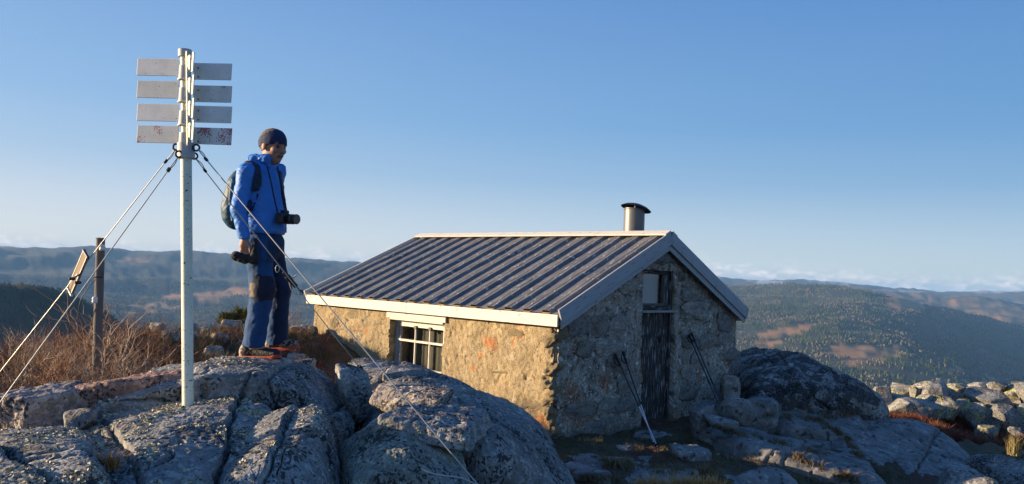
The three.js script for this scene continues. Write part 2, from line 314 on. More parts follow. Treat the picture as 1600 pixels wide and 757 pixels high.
const clearings = [
  [[1278, 549], [1330, 541], [1385, 542], [1418, 546], [1415, 552], [1378, 560], [1374, 565], [1335, 577], [1322, 572], [1332, 562], [1300, 556]],
  [[1178, 526], [1215, 515], [1275, 507], [1268, 518], [1230, 527], [1190, 531]], [[1180, 538], [1228, 532], [1212, 541], [1188, 546]], [[1471, 578], [1500, 573], [1514, 578], [1490, 588], [1474, 586]],
  [[1530, 589], [1556, 587], [1552, 594], [1534, 594]], [[1375, 481], [1440, 475], [1447, 482], [1400, 488]], [[1485, 600], [1540, 594], [1560, 600], [1500, 606]],
  [[196, 482], [235, 475], [278, 480], [272, 486], [225, 491], [200, 492]], [[250, 462], [310, 452], [398, 449], [392, 460], [330, 470], [262, 470]], [[168, 410], [200, 405], [234, 407], [228, 411]], [[160, 441], [190, 437], [208, 441], [185, 447]], [[46, 436], [66, 434], [64, 438]], [[82, 414], [98, 412], [97, 416]], [[226, 444], [244, 443], [242, 448]], [[305, 427], [330, 425], [328, 428]], [[1380, 470], [1410, 466], [1420, 470]],
].map((poly) => { const w = poly.map(([a, b]) => hit(a, b)); const xs = w.map((q) => q[0]), zs = w.map((q) => q[1]); return { w, b: [Math.min(...xs), Math.max(...xs), Math.min(...zs), Math.max(...zs)] }; });
function inClearing(x, z) {
  const jx = x + 28 * fbm2(x * .012, z * .012, 3), jz = z + 60 * fbm2(x * .009 + 7, z * .009, 3);
  for (const { w, b } of clearings) {
    if (jx < b[0] || jx > b[1] || jz < b[2] || jz > b[3]) continue;
    let c = false; for (let i = 0, j = w.length - 1; i < w.length; j = i++) if ((w[i][1] > jz) !== (w[j][1] > jz) && jx < (w[j][0] - w[i][0]) * (jz - w[i][1]) / (w[j][1] - w[i][1]) + w[i][0]) c = !c;
    if (c) return true;
  }
  return false;
}
{
  const az = []; for (let a = -37; a <= 37; a += .14) az.push(a * Math.PI / 180); for (let a = 39; a < 322; a += 3) az.push(a * Math.PI / 180);
  const nr = 400, rad = [0]; for (let i = 0; i < nr; i++) rad.push(.6 * Math.pow(11500 / .6, i / (nr - 1)));
  const nc = az.length, P = new Float32Array(nc * rad.length * 3), C = new Float32Array(P.length), uv = new Float32Array(nc * rad.length * 2), idx = [];
  let o = 0;
  for (let j = 0; j < rad.length; j++) for (let i = 0; i < nc; i++, o++) {
    const r = rad[j], x = Math.sin(az[i]) * r, z = -Math.cos(az[i]) * r;
    P[3 * o] = x; P[3 * o + 1] = ground(x, z); P[3 * o + 2] = z; uv[2 * o] = x; uv[2 * o + 1] = z;
    let c;
    if (r < 45) { // heath, soil and moss
      const a = fbm2(x * 1.3, z * 1.3, 4), b = fbm2(x * .6 + 20, z * .6, 3);
      c = mix3([.085, .055, .032], [.16, .11, .055], clamp(.5 + a, 0, 1)); c = mix3(c, [.075, .075, .03], sstep(.05, .35, b)); c = mix3(c, [.15, .055, .03], sstep(.15, .4, -b));
    } else {
      const a = fbm2(x * .004, z * .004, 4), b = fbm2(x * .02 + 5, z * .02, 3), e = fbm2(x * .0011 + 30, z * .0022, 4);
      c = mix3([.040, .052, .022], [.075, .078, .035], clamp(.5 + a + .6 * b, 0, 1));
      c = mix3(c, [.13, .10, .055], .8 * sstep(.12, .36, e + .3 * b));
      if (r > 5100 && az[i] > .2) c = mix3(c, [.44, .24, .10], sstep(-.2, .15, a + .5 * e));
      if (r > 8800) c = mix3([.11, .10, .08], [.75, .75, .78], sstep(.05, .3, fbm2(x * .001, z * .001, 4) + (P[3 * o + 1] - 60) * .006));
      if (r > 900 && r < 12000 && inClearing(x, z)) c = mix3([.46, .22, .075], [.58, .31, .12], clamp(.5 + b + a, 0, 1));
    }
    C[3 * o] = c[0]; C[3 * o + 1] = c[1]; C[3 * o + 2] = c[2];
  }
  for (let j = 0; j < rad.length - 1; j++) for (let i = 0; i < nc; i++) { const a = j * nc + i, b = j * nc + (i + 1) % nc; idx.push(a, b, a + nc, b, b + nc, a + nc); }
  const g = new THREE.BufferGeometry(); g.setAttribute('position', new THREE.BufferAttribute(P, 3)); g.setAttribute('color', new THREE.BufferAttribute(C, 3)); g.setAttribute('uv', new THREE.BufferAttribute(uv, 2)); g.setIndex(idx); g.computeVertexNormals();
  const soil = surface(512, .8, (u, v) => { const a = tf(u, v, 12, 12, 5, 61), b = tf(u, v, 60, 60, 3, 63), k = .8 + .6 * a + .5 * b; return [k * .8, k * .8, k * .8, .5 + .4 * a + .3 * b]; });
  M.ground = new THREE.MeshStandardMaterial({ ...soil, bumpScale: .03, vertexColors: true, roughness: .95 });
  tag(mesh('ground', g, M.ground), 'heath hilltop falling away to a wooded valley and far hills', 'ground', null, 'structure');
}
{ // the woods down in the valley, one mass of spruce and bare birch
  const R = seeded(77), spruce = merged([new THREE.ConeGeometry(.26, .62, 5, 1).translate(0, .38, 0), new THREE.ConeGeometry(.17, .5, 5, 1).translate(0, .75, 0)]);
  const birch = merged([new THREE.IcosahedronGeometry(.24, 0).scale(1, 1.5, 1).translate(0, .62, 0), new THREE.CylinderGeometry(.02, .035, .5, 4).translate(0, .25, 0)]);
  const A = [], B = [];
  const sow = (p0, p1, r0, r1, spacing, size = 1) => {
    const a0 = pxAz(p0), a1 = pxAz(p1), count = Math.floor((a1 - a0) * .5 * (r1 * r1 - r0 * r0) / spacing / spacing);
    for (let i = 0; i < count; i++) {
      const az = lerp(a0, a1, R()), r = Math.sqrt(lerp(r0 * r0, r1 * r1, R())), x = Math.sin(az) * r, z = -Math.cos(az) * r;
      const dens = fbm2(x * .004 + 40, z * .004, 3), kind = fbm2(x * .0025 + 80, z * .0025, 3);
      if (inClearing(x, z) || R() > .72 + 1.7 * dens) { R(); R(); R(); continue; }
      const h = (6 + 8 * R()) * size, t = R(), m = [x, ground(x, z) - .4, z, h, h * (.8 + .5 * R()), t];
      (kind + (t - .5) * .5 > .1 ? B : A).push(m);
    }
  };
  sow(800, 1660, 1100, 5300, 13); sow(-60, 800, 1700, 5400, 16); sow(-160, 330, 700, 1050, 4, .2);
  const build = (name, geo, list, colors, label) => {
    const im = new THREE.InstancedMesh(geo, new THREE.MeshStandardMaterial({ roughness: .95 }), list.length), m = new THREE.Matrix4(), q = new THREE.Quaternion(), c = new THREE.Color();
    list.forEach(([x, y, z, h, w, t], i) => { q.setFromAxisAngle(V(0, 1, 0), t * 6.28); m.compose(V(x, y, z), q, V(w, h, w)); im.setMatrixAt(i, m); const k = mix3(colors[0], colors[1], t); im.setColorAt(i, c.setRGB(...k)); });
    im.name = name; im.castShadow = im.receiveShadow = true; scene.add(im); tag(im, label, 'forest', null, 'stuff');
  };
  build('spruce_forest', spruce, A, [[.036, .058, .020], [.085, .11, .038]], 'dark green spruce forest covering the valley below');
  build('birch_forest', birch, B, [[.08, .07, .045], [.16, .135, .09]], 'grey brown leafless birch wood among the valley spruces');
}

// ---------------------------------------------------------------- rocks
// box of pixels it fills, distance, half depth
const rocks = [];
function boulder(label, [x0, y0, x1, y1], d, hz, o = {}) {
  const c = at((x0 + x1) / 2, (y0 + y1) / 2, d), k = d / FPX;
  const g = rockGeo({ s: [(x1 - x0) / 2 * k, (y1 - y0) / 2 * k, hz], ...o });
  const m = mesh(o.name ?? 'boulder', g, o.mat ?? M.rock); rocks.push(m); m.position.copy(c); if (o.rot) m.rotation.set(...o.rot);
  m.updateMatrixWorld(); return tag(m, label, o.cat ?? 'boulder', o.group);
}
const slabA = boulder('broad sunlit slab reaching out of the lower left corner', [-330, 704, 150, 900], 3.7, 1.0, { seed: 3, n: 100, k: 16, np: 7, crack: .07, rot: [.03, .5, .17], low: .07, rough: .45, fine: 1.6, tint: [1, 1, 1], joints: [[1, 0, -.3, .22, .06, -.03], [.3, 0, 1, .1, .04, .02]] });
const slabB = boulder('large flat speckled slab that carries the signpost', [95, 660, 455, 900], 4.4, 1.2, { seed: 21, n: 120, k: 16, np: 6, crack: .08, rot: [.02, .38, .07], low: .07, rough: .45, fine: 1.6, joints: [[1, 0, .12, .30, .07, -.025], [.35, 0, 1, -.25, .05, .03], [1, 0, -.2, -.3, .05, .02]], planes: [[-.22, 1, .0, .97], [.2, 1, .25, .985], [.2, 1, .7, 1.04]] });
const slabC = boulder('rounded speckled lump of rock beside the dark gap, right of the slab under the signpost', [345, 642, 546, 900], 4.4, .95, { seed: 14, n: 95, k: 11, np: 5, crack: .05, low: .07, rough: .5, fine: 1.5, joints: [[1, .2, .1, .05, .05, -.03], [.1, .2, 1, .3, .04, -.02]], rot: [0, .26, -.04], planes: [[.9, .5, .2, .92], [-.3, 1, .1, .90], [.3, .8, .6, .97]] });
const slabD = boulder('wide grey rock on which the person stands', [180, 566, 545, 730], 5.72, .62, { seed: 9, n: 95, k: 16, np: 6, crack: .05, rot: [.02, .3, 0], low: .07, rough: .5, fine: 1.5, joints: [[1, 0, .1, -.22, .07, .04], [.1, 1, 0, .16, .04, -.03], [1, .3, .2, .45, .05, -.03]], planes: [[.9, .6, .2, .94], [-.5, 1, 0, 1.0]] });
boulder('reddish brown rock with a shaded overhanging front, left of the pole', [146, 590, 296, 665], 5.4, .42, { seed: 33, n: 50, k: 12, np: 5, rot: [-.1, .1, .13], tint: [1.5, .9, .72] });
boulder('pinkish flat-topped block at the edge of the brown shrubs', [42, 607, 128, 668], 4.95, .26, { seed: 41, n: 40, k: 14, np: 3, rot: [.05, -.35, .02], tint: [1.3, 1.1, 1.04] });
boulder('small grey stone wedged beside the pinkish block', [104, 640, 150, 672], 4.6, .14, { seed: 43, n: 24, rot: [0, .4, .2] });
boulder('large dark dome of rock hiding the foot of the hut window', [532, 578, 774, 760], 6.85, 1.2, { seed: 52, n: 90, k: 9, np: 6, crack: .04, low: .06, rough: .7, tint: [1, 1, 1], rot: [0, .25, 0], joints: [[1, 0, .3, -.3, .06, .03], [.3, .5, .8, .3, .04, -.03]] });
boulder('dark rounded rock sloping down to the lower edge below the sunlit wall', [640, 640, 905, 900], 5.55, .75, { seed: 61, n: 90, k: 7, np: 5, low: .10, tint: [1, 1, 1], rot: [0, .1, -.08], planes: [[.75, .7, 0, .92], [.4, .95, .1, .95]] });
boulder('greenish grey boulder at the bottom edge, right of the dark gap', [540, 668, 728, 870], 4.5, .5, { seed: 75, n: 80, k: 15, np: 6, low: .08, tint: [1.0, 1.06, .92], rot: [0, .2, 0], planes: [[.5, .9, .2, .80], [-.2, 1, .2, .95]] });
boulder('sunlit sandy block lying on the flat stone', [586, 607, 698, 652], 5.2, .2, { seed: 82, n: 48, k: 26, np: 9, rough: .8, rot: [.1, -.25, .04], tint: [1.6, 1.36, 1.16], patch: .2, cat: 'stone', name: 'stone_block' });
boulder('thin grey slab jutting out under the sandy block', [614, 645, 752, 671], 4.75, .24, { seed: 85, n: 44, k: 16, np: 4, rot: [.16, -.2, -.07], tint: [1, 1, 1], cat: 'stone', name: 'flat_stone' });
boulder('grey boulder in the cleft that holds the anchor plate', [530, 574, 580, 660], 6.0, .35, { seed: 88, n: 40, k: 8, rot: [0, .2, .1] });
// right of the hut
boulder('big dark boulder with a pale lichen foot, right behind the hut corner', [1142, 549, 1356, 720], 11.6, 1.0, { seed: 101, n: 80, k: 13, np: 4, low: .10, tint: [1, 1, 1], rot: [0, .1, -.08], crust: [.28, .28, .29], crustAt: -.06, joints: [[.5, .8, .2, .25, .05, -.04], [1, .2, .3, -.2, .05, .03]], planes: [[.62, .8, 0, .80], [-.6, .8, 0, .94], [0, .9, .6, .95]] });
boulder('low mossy ledge in front of the big dark boulder', [1160, 640, 1352, 700], 10.7, .8, { seed: 104, n: 50, k: 10, mat: M.rockSmooth, tint: [1, 1, 1], rot: [.1, 0, -.05] });
boulder('long smooth whaleback of bedrock in the shade on the lower right', [1232, 684, 1590, 940], 10.3, 1.9, { seed: 111, n: 95, k: 16, np: 8, low: .07, crack: .07, mat: M.rockSmooth, tint: [1, 1, 1], rot: [.085, -.25, -.06], joints: [[.2, 0, 1, .4, .06, .03], [1, 0, .4, .2, .06, -.03], [.3, 0, 1, -.7, .05, .03]], planes: [[.8, .6, 0, .92], [0, 1, .35, .95]] });
boulder('smooth shaded slab between the door and the whaleback', [1095, 700, 1350, 900], 9.1, 1.0, { seed: 117, n: 80, k: 16, np: 8, low: .08, crack: .06, mat: M.rockSmooth, tint: [1, 1, 1], rot: [.06, -.3, -.04], joints: [[.4, 0, 1, .15, .06, .03], [1, 0, .2, .1, .05, -.02]] });
boulder('low flat apron of bedrock before the plank door', [905, 727, 1200, 800], 7.7, .75, { seed: 161, n: 80, k: 16, np: 8, low: .05, rough: .7, mat: M.rockSmooth, rot: [.02, -.3, -.03], joints: [[1, 0, .3, .1, .05, -.03], [.3, 0, 1, .1, .05, .03]] });
boulder('pale round boulder cut by the lower edge, right of centre', [1145, 732, 1240, 830], 7.5, .36, { seed: 121, n: 44, k: 7, mat: M.rockSmooth, tint: [1, 1, 1] });
boulder('low bedrock step beside the whaleback, near the pale stones', [1230, 634, 1330, 690], 11, .6, { seed: 126, n: 44, mat: M.rockSmooth, tint: [1, 1, 1] });
boulder('grey rock shouldering the right corner of the gable', [1152, 622, 1216, 680], 10.3, .4, { seed: 131, n: 40, mat: M.rockSmooth });
boulder('dark boulder filling the lower right corner', [1545, 706, 1700, 860], 9.4, .8, { seed: 137, n: 50, tint: [1, 1, 1] });
boulder('small block at the lower edge under the whaleback', [1468, 738, 1530, 800], 8.5, .3, { seed: 139, n: 34, k: 14, tint: [1, 1, 1] });
boulder('pale tilted stone beside the trekking poles right of the door', [1128, 622, 1180, 664], 9.2, .2, { seed: 142, n: 30, k: 12, rot: [0, .2, -.25], tint: [1.15, 1.12, 1.05], name: 'stone', cat: 'stone', mat: M.rockSmooth });
boulder('squarish block leaning on the wall right of the door', [1080, 636, 1116, 668], 8.9, .1, { seed: 145, n: 24, k: 20, np: 2, rot: [0, .4, .35], tint: [1, 1, 1], name: 'stone', cat: 'stone', mat: M.rockSmooth });
boulder('flat stone lying under the tip of the dark trekking poles', [1106, 652, 1148, 672], 8.7, .14, { seed: 147, n: 24, k: 14, rot: [0, .2, -.15], name: 'stone', cat: 'stone', mat: M.rockSmooth });
boulder('narrow upright stone at the right foot of the gable', [1126, 588, 1156, 640], 10.0, .16, { seed: 149, n: 24, k: 12, tint: [1.2, 1.1, 1], name: 'stone', cat: 'stone', mat: M.rockSmooth });
for (const [label, b, d, sd] of [
  ['shaded rubble stone below the near corner of the hut', [884, 710, 950, 750], 7.7, 151], ['long doorstep stone under the plank door', [990, 676, 1052, 692], 9.1, 152],
  ['dark rubble stone left of the trekking pole tips', [945, 726, 1005, 756], 7.5, 153], ['small rubble stone near the lower edge, below the gable', [900, 735, 950, 775], 6.9, 154], ['bluish flat rubble slab below the crossed poles', [1005, 742, 1095, 780], 6.9, 155],
  ['little pale rubble stone left of the door foot', [962, 697, 990, 714], 8.2, 156], ['rubble stone in the shade right of the pole tips', [1052, 700, 1110, 728], 7.9, 157]])
  boulder(label, b, d, (b[2] - b[0]) / 2 * d / FPX * .8, { seed: sd, n: 30, k: 18, np: 11, mat: M.rockSmooth, name: 'rubble_stone', cat: 'stone', tint: [1, 1, 1], low: .16 });
// sunlit boulder field beyond the heather
[[1362, 606, 1394, 646, 13], [1390, 602, 1442, 634, 14.5], [1371, 620, 1452, 665, 13], [1423, 605, 1437, 630, 14], [1436, 597, 1480, 630, 14], [1442, 618, 1496, 660, 13], [1474, 612, 1502, 634, 14], [1494, 624, 1516, 652, 13.2], [1505, 608, 1572, 646, 14],
  [1505, 630, 1545, 676, 13], [1538, 632, 1590, 684, 12.8], [1588, 634, 1640, 686, 12.8], [1547, 598, 1572, 612, 15], [1560, 603, 1602, 626, 15], [1582, 600, 1640, 630, 14.8], [1478, 600, 1512, 620, 15.5], [1518, 598, 1552, 614, 15.8], [1528, 664, 1556, 690, 12.5], [1576, 668, 1604, 688, 12.4], [1462, 606, 1492, 624, 15.5], [1604, 606, 1660, 640, 13.5], [1395, 600, 1420, 614, 16]]
  .forEach(([a, b, c, e, d], i) => {
    const R = seeded(900 + i), where = 'in the sunlit boulder field', label = ['upright boulder touching the big dark boulder ' + where, 'low dark-topped boulder just right of the big dark boulder ' + where, 'broad pale boulder at the near end of the sunlit boulder field', 'small upright stone left of the perched round boulder ' + where, 'pale rounded boulder perched highest at the middle of the sunlit boulder field', 'squarish boulder under the perched round one ' + where,
      'small stone just right of the perched round boulder ' + where, 'small upright stone over the heather ' + where, 'long overhanging slab topping the right of the sunlit boulder field', 'cracked boulder under the left end of the long slab ' + where, 'big yellow-lichened boulder under the long slab, above the red heather', 'tall pale boulder cut by the right edge ' + where,
      'little pale stone lying on top of the long slab ' + where, 'flat boulder behind the long slab ' + where, 'boulder at the upper right end ' + where, 'low boulder behind the perched round one ' + where, 'flat stone on the skyline, left of the little pale stone', 'small stone in the heather under the cracked boulder', 'small stone in the heather near the right edge', 'low stone behind the perched boulder, on its left ' + where, 'boulder beyond the right edge of the view ' + where, 'far small stone behind the dark-topped boulder ' + where][i], tone = .85 + .3 * R();
    d *= 1.25; boulder(label, [a, b, c, e], d, (c - a) / 2 * d / FPX * (.8 + .3 * R()), { seed: 200 + i, n: 34, k: 42, np: 14, rot: [(R() - .5) * .3, (R() - .5) * .8, (R() - .5) * .25], tint: [1.1, 1.08, 1.02].map((q) => q * tone), crust: i % 2 ? [1.5, 1.4, .55] : null, low: .05, group: 'boulders of the sunlit field' });
  });
// small stones scattered in the heath behind the person
for (let i = 0; i < 26; i++) {
  const R = seeded(500 + i), px = i < 18 ? 320 + 170 * R() : 170 + 150 * R(), d = 8.2 + 3.6 * R(), w = .07 + .16 * R() * R(), p = at(px, 500, d), y = ground(p.x, p.z);
  const m = mesh('heath_stone', rockGeo({ s: [w, w * .7, w * .9], seed: 300 + i, n: 14, k: 12, tint: [1.3, 1.2, 1.05] }), M.rock); m.position.set(p.x, y + w * .55, p.z); m.rotation.y = R() * 6;
  tag(m, 'small sunlit stone among the brown heath behind the person', 'stone', 'small stones in the heath');
}

{ // crusts of leafy lichen on the near slabs: little curled lobes standing off the stone
  const R = seeded(4711), lobe = new THREE.BufferGeometry();
  lobe.setAttribute('position', new THREE.Float32BufferAttribute([-.5, 0, 0, .5, 0, 0, -.62, .55, .12, .62, .6, .16, 0, 1.05, .5, -.3, .9, .42], 3)); lobe.setIndex([0, 1, 3, 0, 3, 2, 2, 3, 4, 2, 4, 5]); lobe.computeVertexNormals();
  const list = [], a = V(), b = V(), c = V(), n = V();
  const grow = (m, count, thr) => {
    const p = m.geometry.attributes.position, ix = m.geometry.index.array, acc = []; let tot = 0; m.updateMatrixWorld();
    for (let t = 0; t < ix.length; t += 3) { a.fromBufferAttribute(p, ix[t]).applyMatrix4(m.matrixWorld); b.fromBufferAttribute(p, ix[t + 1]).applyMatrix4(m.matrixWorld); c.fromBufferAttribute(p, ix[t + 2]).applyMatrix4(m.matrixWorld); n.crossVectors(b.clone().sub(a), c.clone().sub(a)); const ar = n.length(); n.divideScalar(ar || 1); if (n.y < .35) continue; tot += ar; acc.push([tot, a.clone(), b.clone(), c.clone(), n.clone()]); }
    for (let i = 0; i < count; i++) { const r = R() * tot; let lo = 0, hi = acc.length - 1; while (lo < hi) { const mid = (lo + hi) >> 1; acc[mid][0] < r ? lo = mid + 1 : hi = mid; } const [, A, B, C, nn] = acc[lo]; let u = R(), v = R(); if (u + v > 1) { u = 1 - u; v = 1 - v; } const q = A.clone().addScaledVector(B.clone().sub(A), u).addScaledVector(C.clone().sub(A), v); if (fbm3(q.x * 3.2, q.y * 3.2, q.z * 2.2 + 5, 3) + .5 * fbm3(q.x * 14, q.y * 14, q.z * 14, 2) < thr) continue; list.push([q, nn]); }
  };
  grow(slabA, 22000, .12); grow(slabB, 44000, .13); grow(slabC, 9000, .2); grow(slabD, 10000, .24);
  const im = new THREE.InstancedMesh(lobe, new THREE.MeshStandardMaterial({ roughness: .95 }), list.length), m4 = new THREE.Matrix4(), q = new THREE.Quaternion(), q2 = new THREE.Quaternion(), col = new THREE.Color();
  list.forEach(([p, nn], i) => { q.setFromUnitVectors(V(0, 1, 0), nn); q2.setFromEuler(new THREE.Euler((R() - .3) * 1.1, R() * 6.283, (R() - .5) * .8, 'YXZ')); q.multiply(q2); const s = .004 + .006 * R(); m4.compose(p, q, V(s * 1.7, s, s * 1.7)); im.setMatrixAt(i, m4); const t = R(), k = t < .6 ? [.50, .46, .36] : t < .8 ? [.30, .29, .22] : t < .9 ? [.50, .45, .25] : [.10, .10, .09]; im.setColorAt(i, col.setRGB(...k)); });
  im.name = 'lichen'; im.castShadow = im.receiveShadow = true; scene.add(im); tag(im, 'crusty pale lichen growing in patches on the near slabs', 'lichen', null, 'stuff');
}

// ---------------------------------------------------------------- the stone hut
const plasterTex = surface(1024, .7, (u, v) => {
  const a = tf(u, v, 5, 5, 5, 71), b = tf(u, v, 26, 26, 4, 73), c = tf(u, v, 110, 110, 3, 75), e = tf(u, v, 200, 200, 2, 77);
  let k = mix3([.29, .225, .13], [.48, .385, .24], clamp(.5 + .5 * a + .5 * b + .45 * c, 0, 1));
  k = mix3(k, [.52, .45, .34], .5 * sstep(.2, .45, tf(u, v, 9, 9, 4, 79)));
  k = mix3(k, [.12, .09, .06], .8 * sstep(.30, .42, tf(u, v, 60, 60, 3, 83)));
  return [...k.map((x) => x * (1 + .35 * e)), .5 + .22 * b + .30 * c + .15 * e + .1 * a];
});
const woodTex = surface(768, 1, (u, v) => {
  const w = tf(u, v, 3, 14, 3, 91) * .03, g = tf(u, v + w, 4, 120, 4, 93), b = tf(u, v, 3, 30, 3, 95), kn = sstep(.42, .55, tf(u, v, 7, 22, 2, 97));
  const k = .92 + .16 * g + .12 * b - .35 * kn; return [k, k * (.985 - .05 * kn), k * (.96 - .1 * kn), .5 + .35 * g + .2 * b];
});
const oldWoodTex = surface(768, 1, (u, v) => {
  const g = tf(u, v, 4, 90, 4, 101), b = tf(u, v, 3, 24, 4, 103), fl = sstep(.10, .30, tf(u, v, 5, 46, 4, 107));
  let k = mix3([.018, .016, .015], [.060, .053, .048], clamp(.5 + g + .5 * b, 0, 1)); k = mix3(k, [.34, .325, .31], .8 * fl); return [...k, .5 + .4 * g - .2 * fl];
});
const roofTex = surface(1024, .6, (u, v) => {
  const a = tf(u, v, 5, 5, 5, 111), s = tf(u, v, 6, 60, 4, 113), f = tf(u, v, 90, 90, 3, 117), fl = sstep(.30, .36, tf(u, v, 14, 40, 4, 119)), old = sstep(.0, .35, tf(u, v, 4, 9, 4, 123));
  let k = mix3([.085, .087, .092], [.20, .20, .20], clamp(.5 + .7 * a + .6 * s, 0, 1)); k = mix3(k, [.22, .205, .19], .55 * old); k = mix3(k, [.50, .47, .42], .85 * fl);
  return [...k.map((x) => x * (1 + .25 * f)), .5 + .15 * f + .1 * s + .2 * fl];
});
const gableTex = surface(1024, .6, (u, v) => {
  const a = tf(u, v, 5, 5, 5, 171), b = tf(u, v, 26, 26, 4, 173), c = tf(u, v, 100, 100, 3, 175), e = tf(u, v, 200, 200, 2, 177);
  let k = mix3([.135, .125, .112], [.30, .285, .26], clamp(.5 + .55 * a + .5 * b + .35 * c, 0, 1));
  k = mix3(k, [.46, .47, .47], .7 * sstep(.24, .40, tf(u, v, 14, 14, 5, 179))); k = mix3(k, [.05, .045, .04], .75 * sstep(.20, .36, tf(u, v, 9, 12, 5, 183)));
  k = mix3(k, [.62, .62, .60], .9 * sstep(.44, .50, tf(u, v, 50, 50, 2, 185))); k = mix3(k, [.20, .11, .06], .6 * sstep(.24, .4, tf(u, v, 12, 5, 4, 187)));
  return [...k.map((x) => x * (1 + .35 * e)), .5 + .25 * b + .28 * c + .12 * e + .12 * a];
});
M.gable = new THREE.MeshStandardMaterial({ ...gableTex, bumpScale: .03, roughness: .95, vertexColors: true });
M.plaster = new THREE.MeshStandardMaterial({ ...plasterTex, bumpScale: .026, roughness: .95, vertexColors: true });
M.stone = new THREE.MeshStandardMaterial({ ...gableTex, bumpScale: .018, roughness: .9, vertexColors: true });
M.whiteWood = new THREE.MeshStandardMaterial({ ...woodTex, color: lin(.72, .69, .62), bumpScale: .002, roughness: .75 });
M.greyWood = new THREE.MeshStandardMaterial({ ...woodTex, color: lin(.36, .35, .34), bumpScale: .003, roughness: .8 });  // grey lintel wood; also paints shade onto the far side of the window frame
M.darkWood = new THREE.MeshStandardMaterial({ ...oldWoodTex, bumpScale: .004, roughness: .85 });
M.deck = new THREE.MeshStandardMaterial({ ...woodTex, color: lin(.26, .19, .13), bumpScale: .003, roughness: .85 });
M.roof = new THREE.MeshStandardMaterial({ ...roofTex, bumpScale: .003, roughness: .55 });
M.glass = new THREE.MeshPhysicalMaterial({ color: lin(.92, .95, .94), transmission: 1, thickness: 0, roughness: .03, ior: 1.52 });
M.steel = new THREE.MeshStandardMaterial({ color: lin(.16, .155, .15), metalness: .45, roughness: .45 });
M.blackSteel = mat(.02, .02, .022, .5, { metalness: .3 });

const hut = thing('stone_hut', 'small stone and mortar hut with corrugated roof and white boards', 'hut', V(.523, 0, -8.48));
hut.rotation.y = 47.2 * Math.PI / 180;
const PITCHR = .96 / 2.135, roofY = (x) => 1.35 + (2.135 - Math.abs(x - 2.015)) * PITCHR;
// wall face of small squares with real openings; every open edge turns inward as a reveal
function wallGeo(w, v0, v1, cell, solid, disp, color, depth, to) {
  const nu = Math.round(w / cell), nv = Math.round((v1 - v0) / cell), P = [], C = [], U = [], I = [], idx = new Map();
  const vert = (i, j, back) => {
    const u = i * cell, v = v0 + j * cell, k = back ? null : i * 10000 + j; if (k !== null && idx.has(k)) return idx.get(k);
    const jx = .008 * N2(u * 9, v * 9 + 50), jy = .008 * N2(u * 9 + 70, v * 9);
    const q = to(u + jx, v + jy, back ? -depth : disp(u, v)); P.push(...q); C.push(...color(u, v)); U.push(u, v - (back ? depth : 0)); const id = P.length / 3 - 1; if (k !== null) idx.set(k, id); return id;
  };
  const S = (i, j) => i >= 0 && j >= 0 && i < nu && j < nv && solid((i + .5) * cell, v0 + (j + .5) * cell);
  for (let j = 0; j < nv; j++) for (let i = 0; i < nu; i++) if (S(i, j)) { const a = vert(i, j), b = vert(i + 1, j), c = vert(i + 1, j + 1), d = vert(i, j + 1); I.push(a, b, c, a, c, d); }
  const side = (i0, j0, i1, j1) => {
    const f = (i, j) => { const s = vert(i, j), n = P.length / 3; P.push(P[3 * s], P[3 * s + 1], P[3 * s + 2]); C.push(C[3 * s], C[3 * s + 1], C[3 * s + 2]); U.push(U[2 * s], U[2 * s + 1]); return n; };
    const a = f(i0, j0), b = f(i1, j1), c = vert(i1, j1, true), d = vert(i0, j0, true); I.push(a, d, c, a, c, b);
  };
  for (let j = 0; j < nv; j++) for (let i = 0; i < nu; i++) if (S(i, j)) { if (!S(i - 1, j)) side(i, j + 1, i, j); if (!S(i + 1, j)) side(i + 1, j, i + 1, j + 1); if (!S(i, j - 1)) side(i, j, i + 1, j); if (!S(i, j + 1)) side(i + 1, j + 1, i, j + 1); }
  const g = new THREE.BufferGeometry(); g.setAttribute('position', new THREE.Float32BufferAttribute(P, 3)); g.setAttribute('color', new THREE.Float32BufferAttribute(C, 3)); g.setAttribute('uv', new THREE.Float32BufferAttribute(U, 2)); g.setIndex(I); g.computeVertexNormals(); return g;
}
const lump = (u, v, o) => .022 * (fbm2(u * 2.2 + o, v * 2.2, 4) + .5) + .010 * fbm2(u * 9 + o, v * 9, 3) + .006 * fbm2(u * 30, v * 30 + o, 2) - .022 * (1 - sstep(0, .03, Math.abs(fbm2(u * 1.5 + o * 2, v * 2.1, 3) + .02)));
const rust = (c, u, v, spots) => { for (const [a, b, r] of spots) { const d = Math.hypot(u - a, v - b) / r + 1.7 * fbm2(u * 24, v * 24, 3); if (d < 1) c = mix3(c, [1.3, .48, .14], .7 * sstep(1, .55, d)); } return c; };
const winZ0 = 1.76, winZ1 = 2.82, winY0 = .42, winY1 = 1.12;             // window opening, measured along the wall from the near corner
const longWall = mesh('wall', wallGeo(4.59, -.5, 1.40, .0155, (u, v) => !(u > winZ0 + .02 * N2(v * 4, 3) && u < winZ1 + .03 * N2(v * 3, 9) && v > winY0 && v < winY1) && v < 1.355,
  (u, v) => .012 + lump(u, v, 3) + .05 * (1 - clamp(v / 1.3, -.3, 1)) * .8,
  (u, v) => { const n = fbm2(u * 1.6, v * 1.6, 3), st = sstep(.16, .36, fbm2(u * 2.4 + 11, v * 2.8, 3)); let c = mix3([1.0 + .2 * n, .97 + .18 * n, .92 + .16 * n], [1.08, 1.10, 1.12], st * .8); return rust(c, u, v, [[.93, .93, .08], [1.03, .95, .05], [.5, 1.07, .06], [.10, .17, .09], [.22, .05, .12], [3.88, .62, .06], [3.85, .50, .05], [1.2, .62, .04], [3.3, .9, .04], [1.12, .78, .03], [.62, .98, .03], [3.5, .95, .03]]); },
  .32, (u, v, d) => [-d, v, -.004 - u]), M.plaster, hut);
tag(longWall, 'sunlit long wall of sandy mortar');
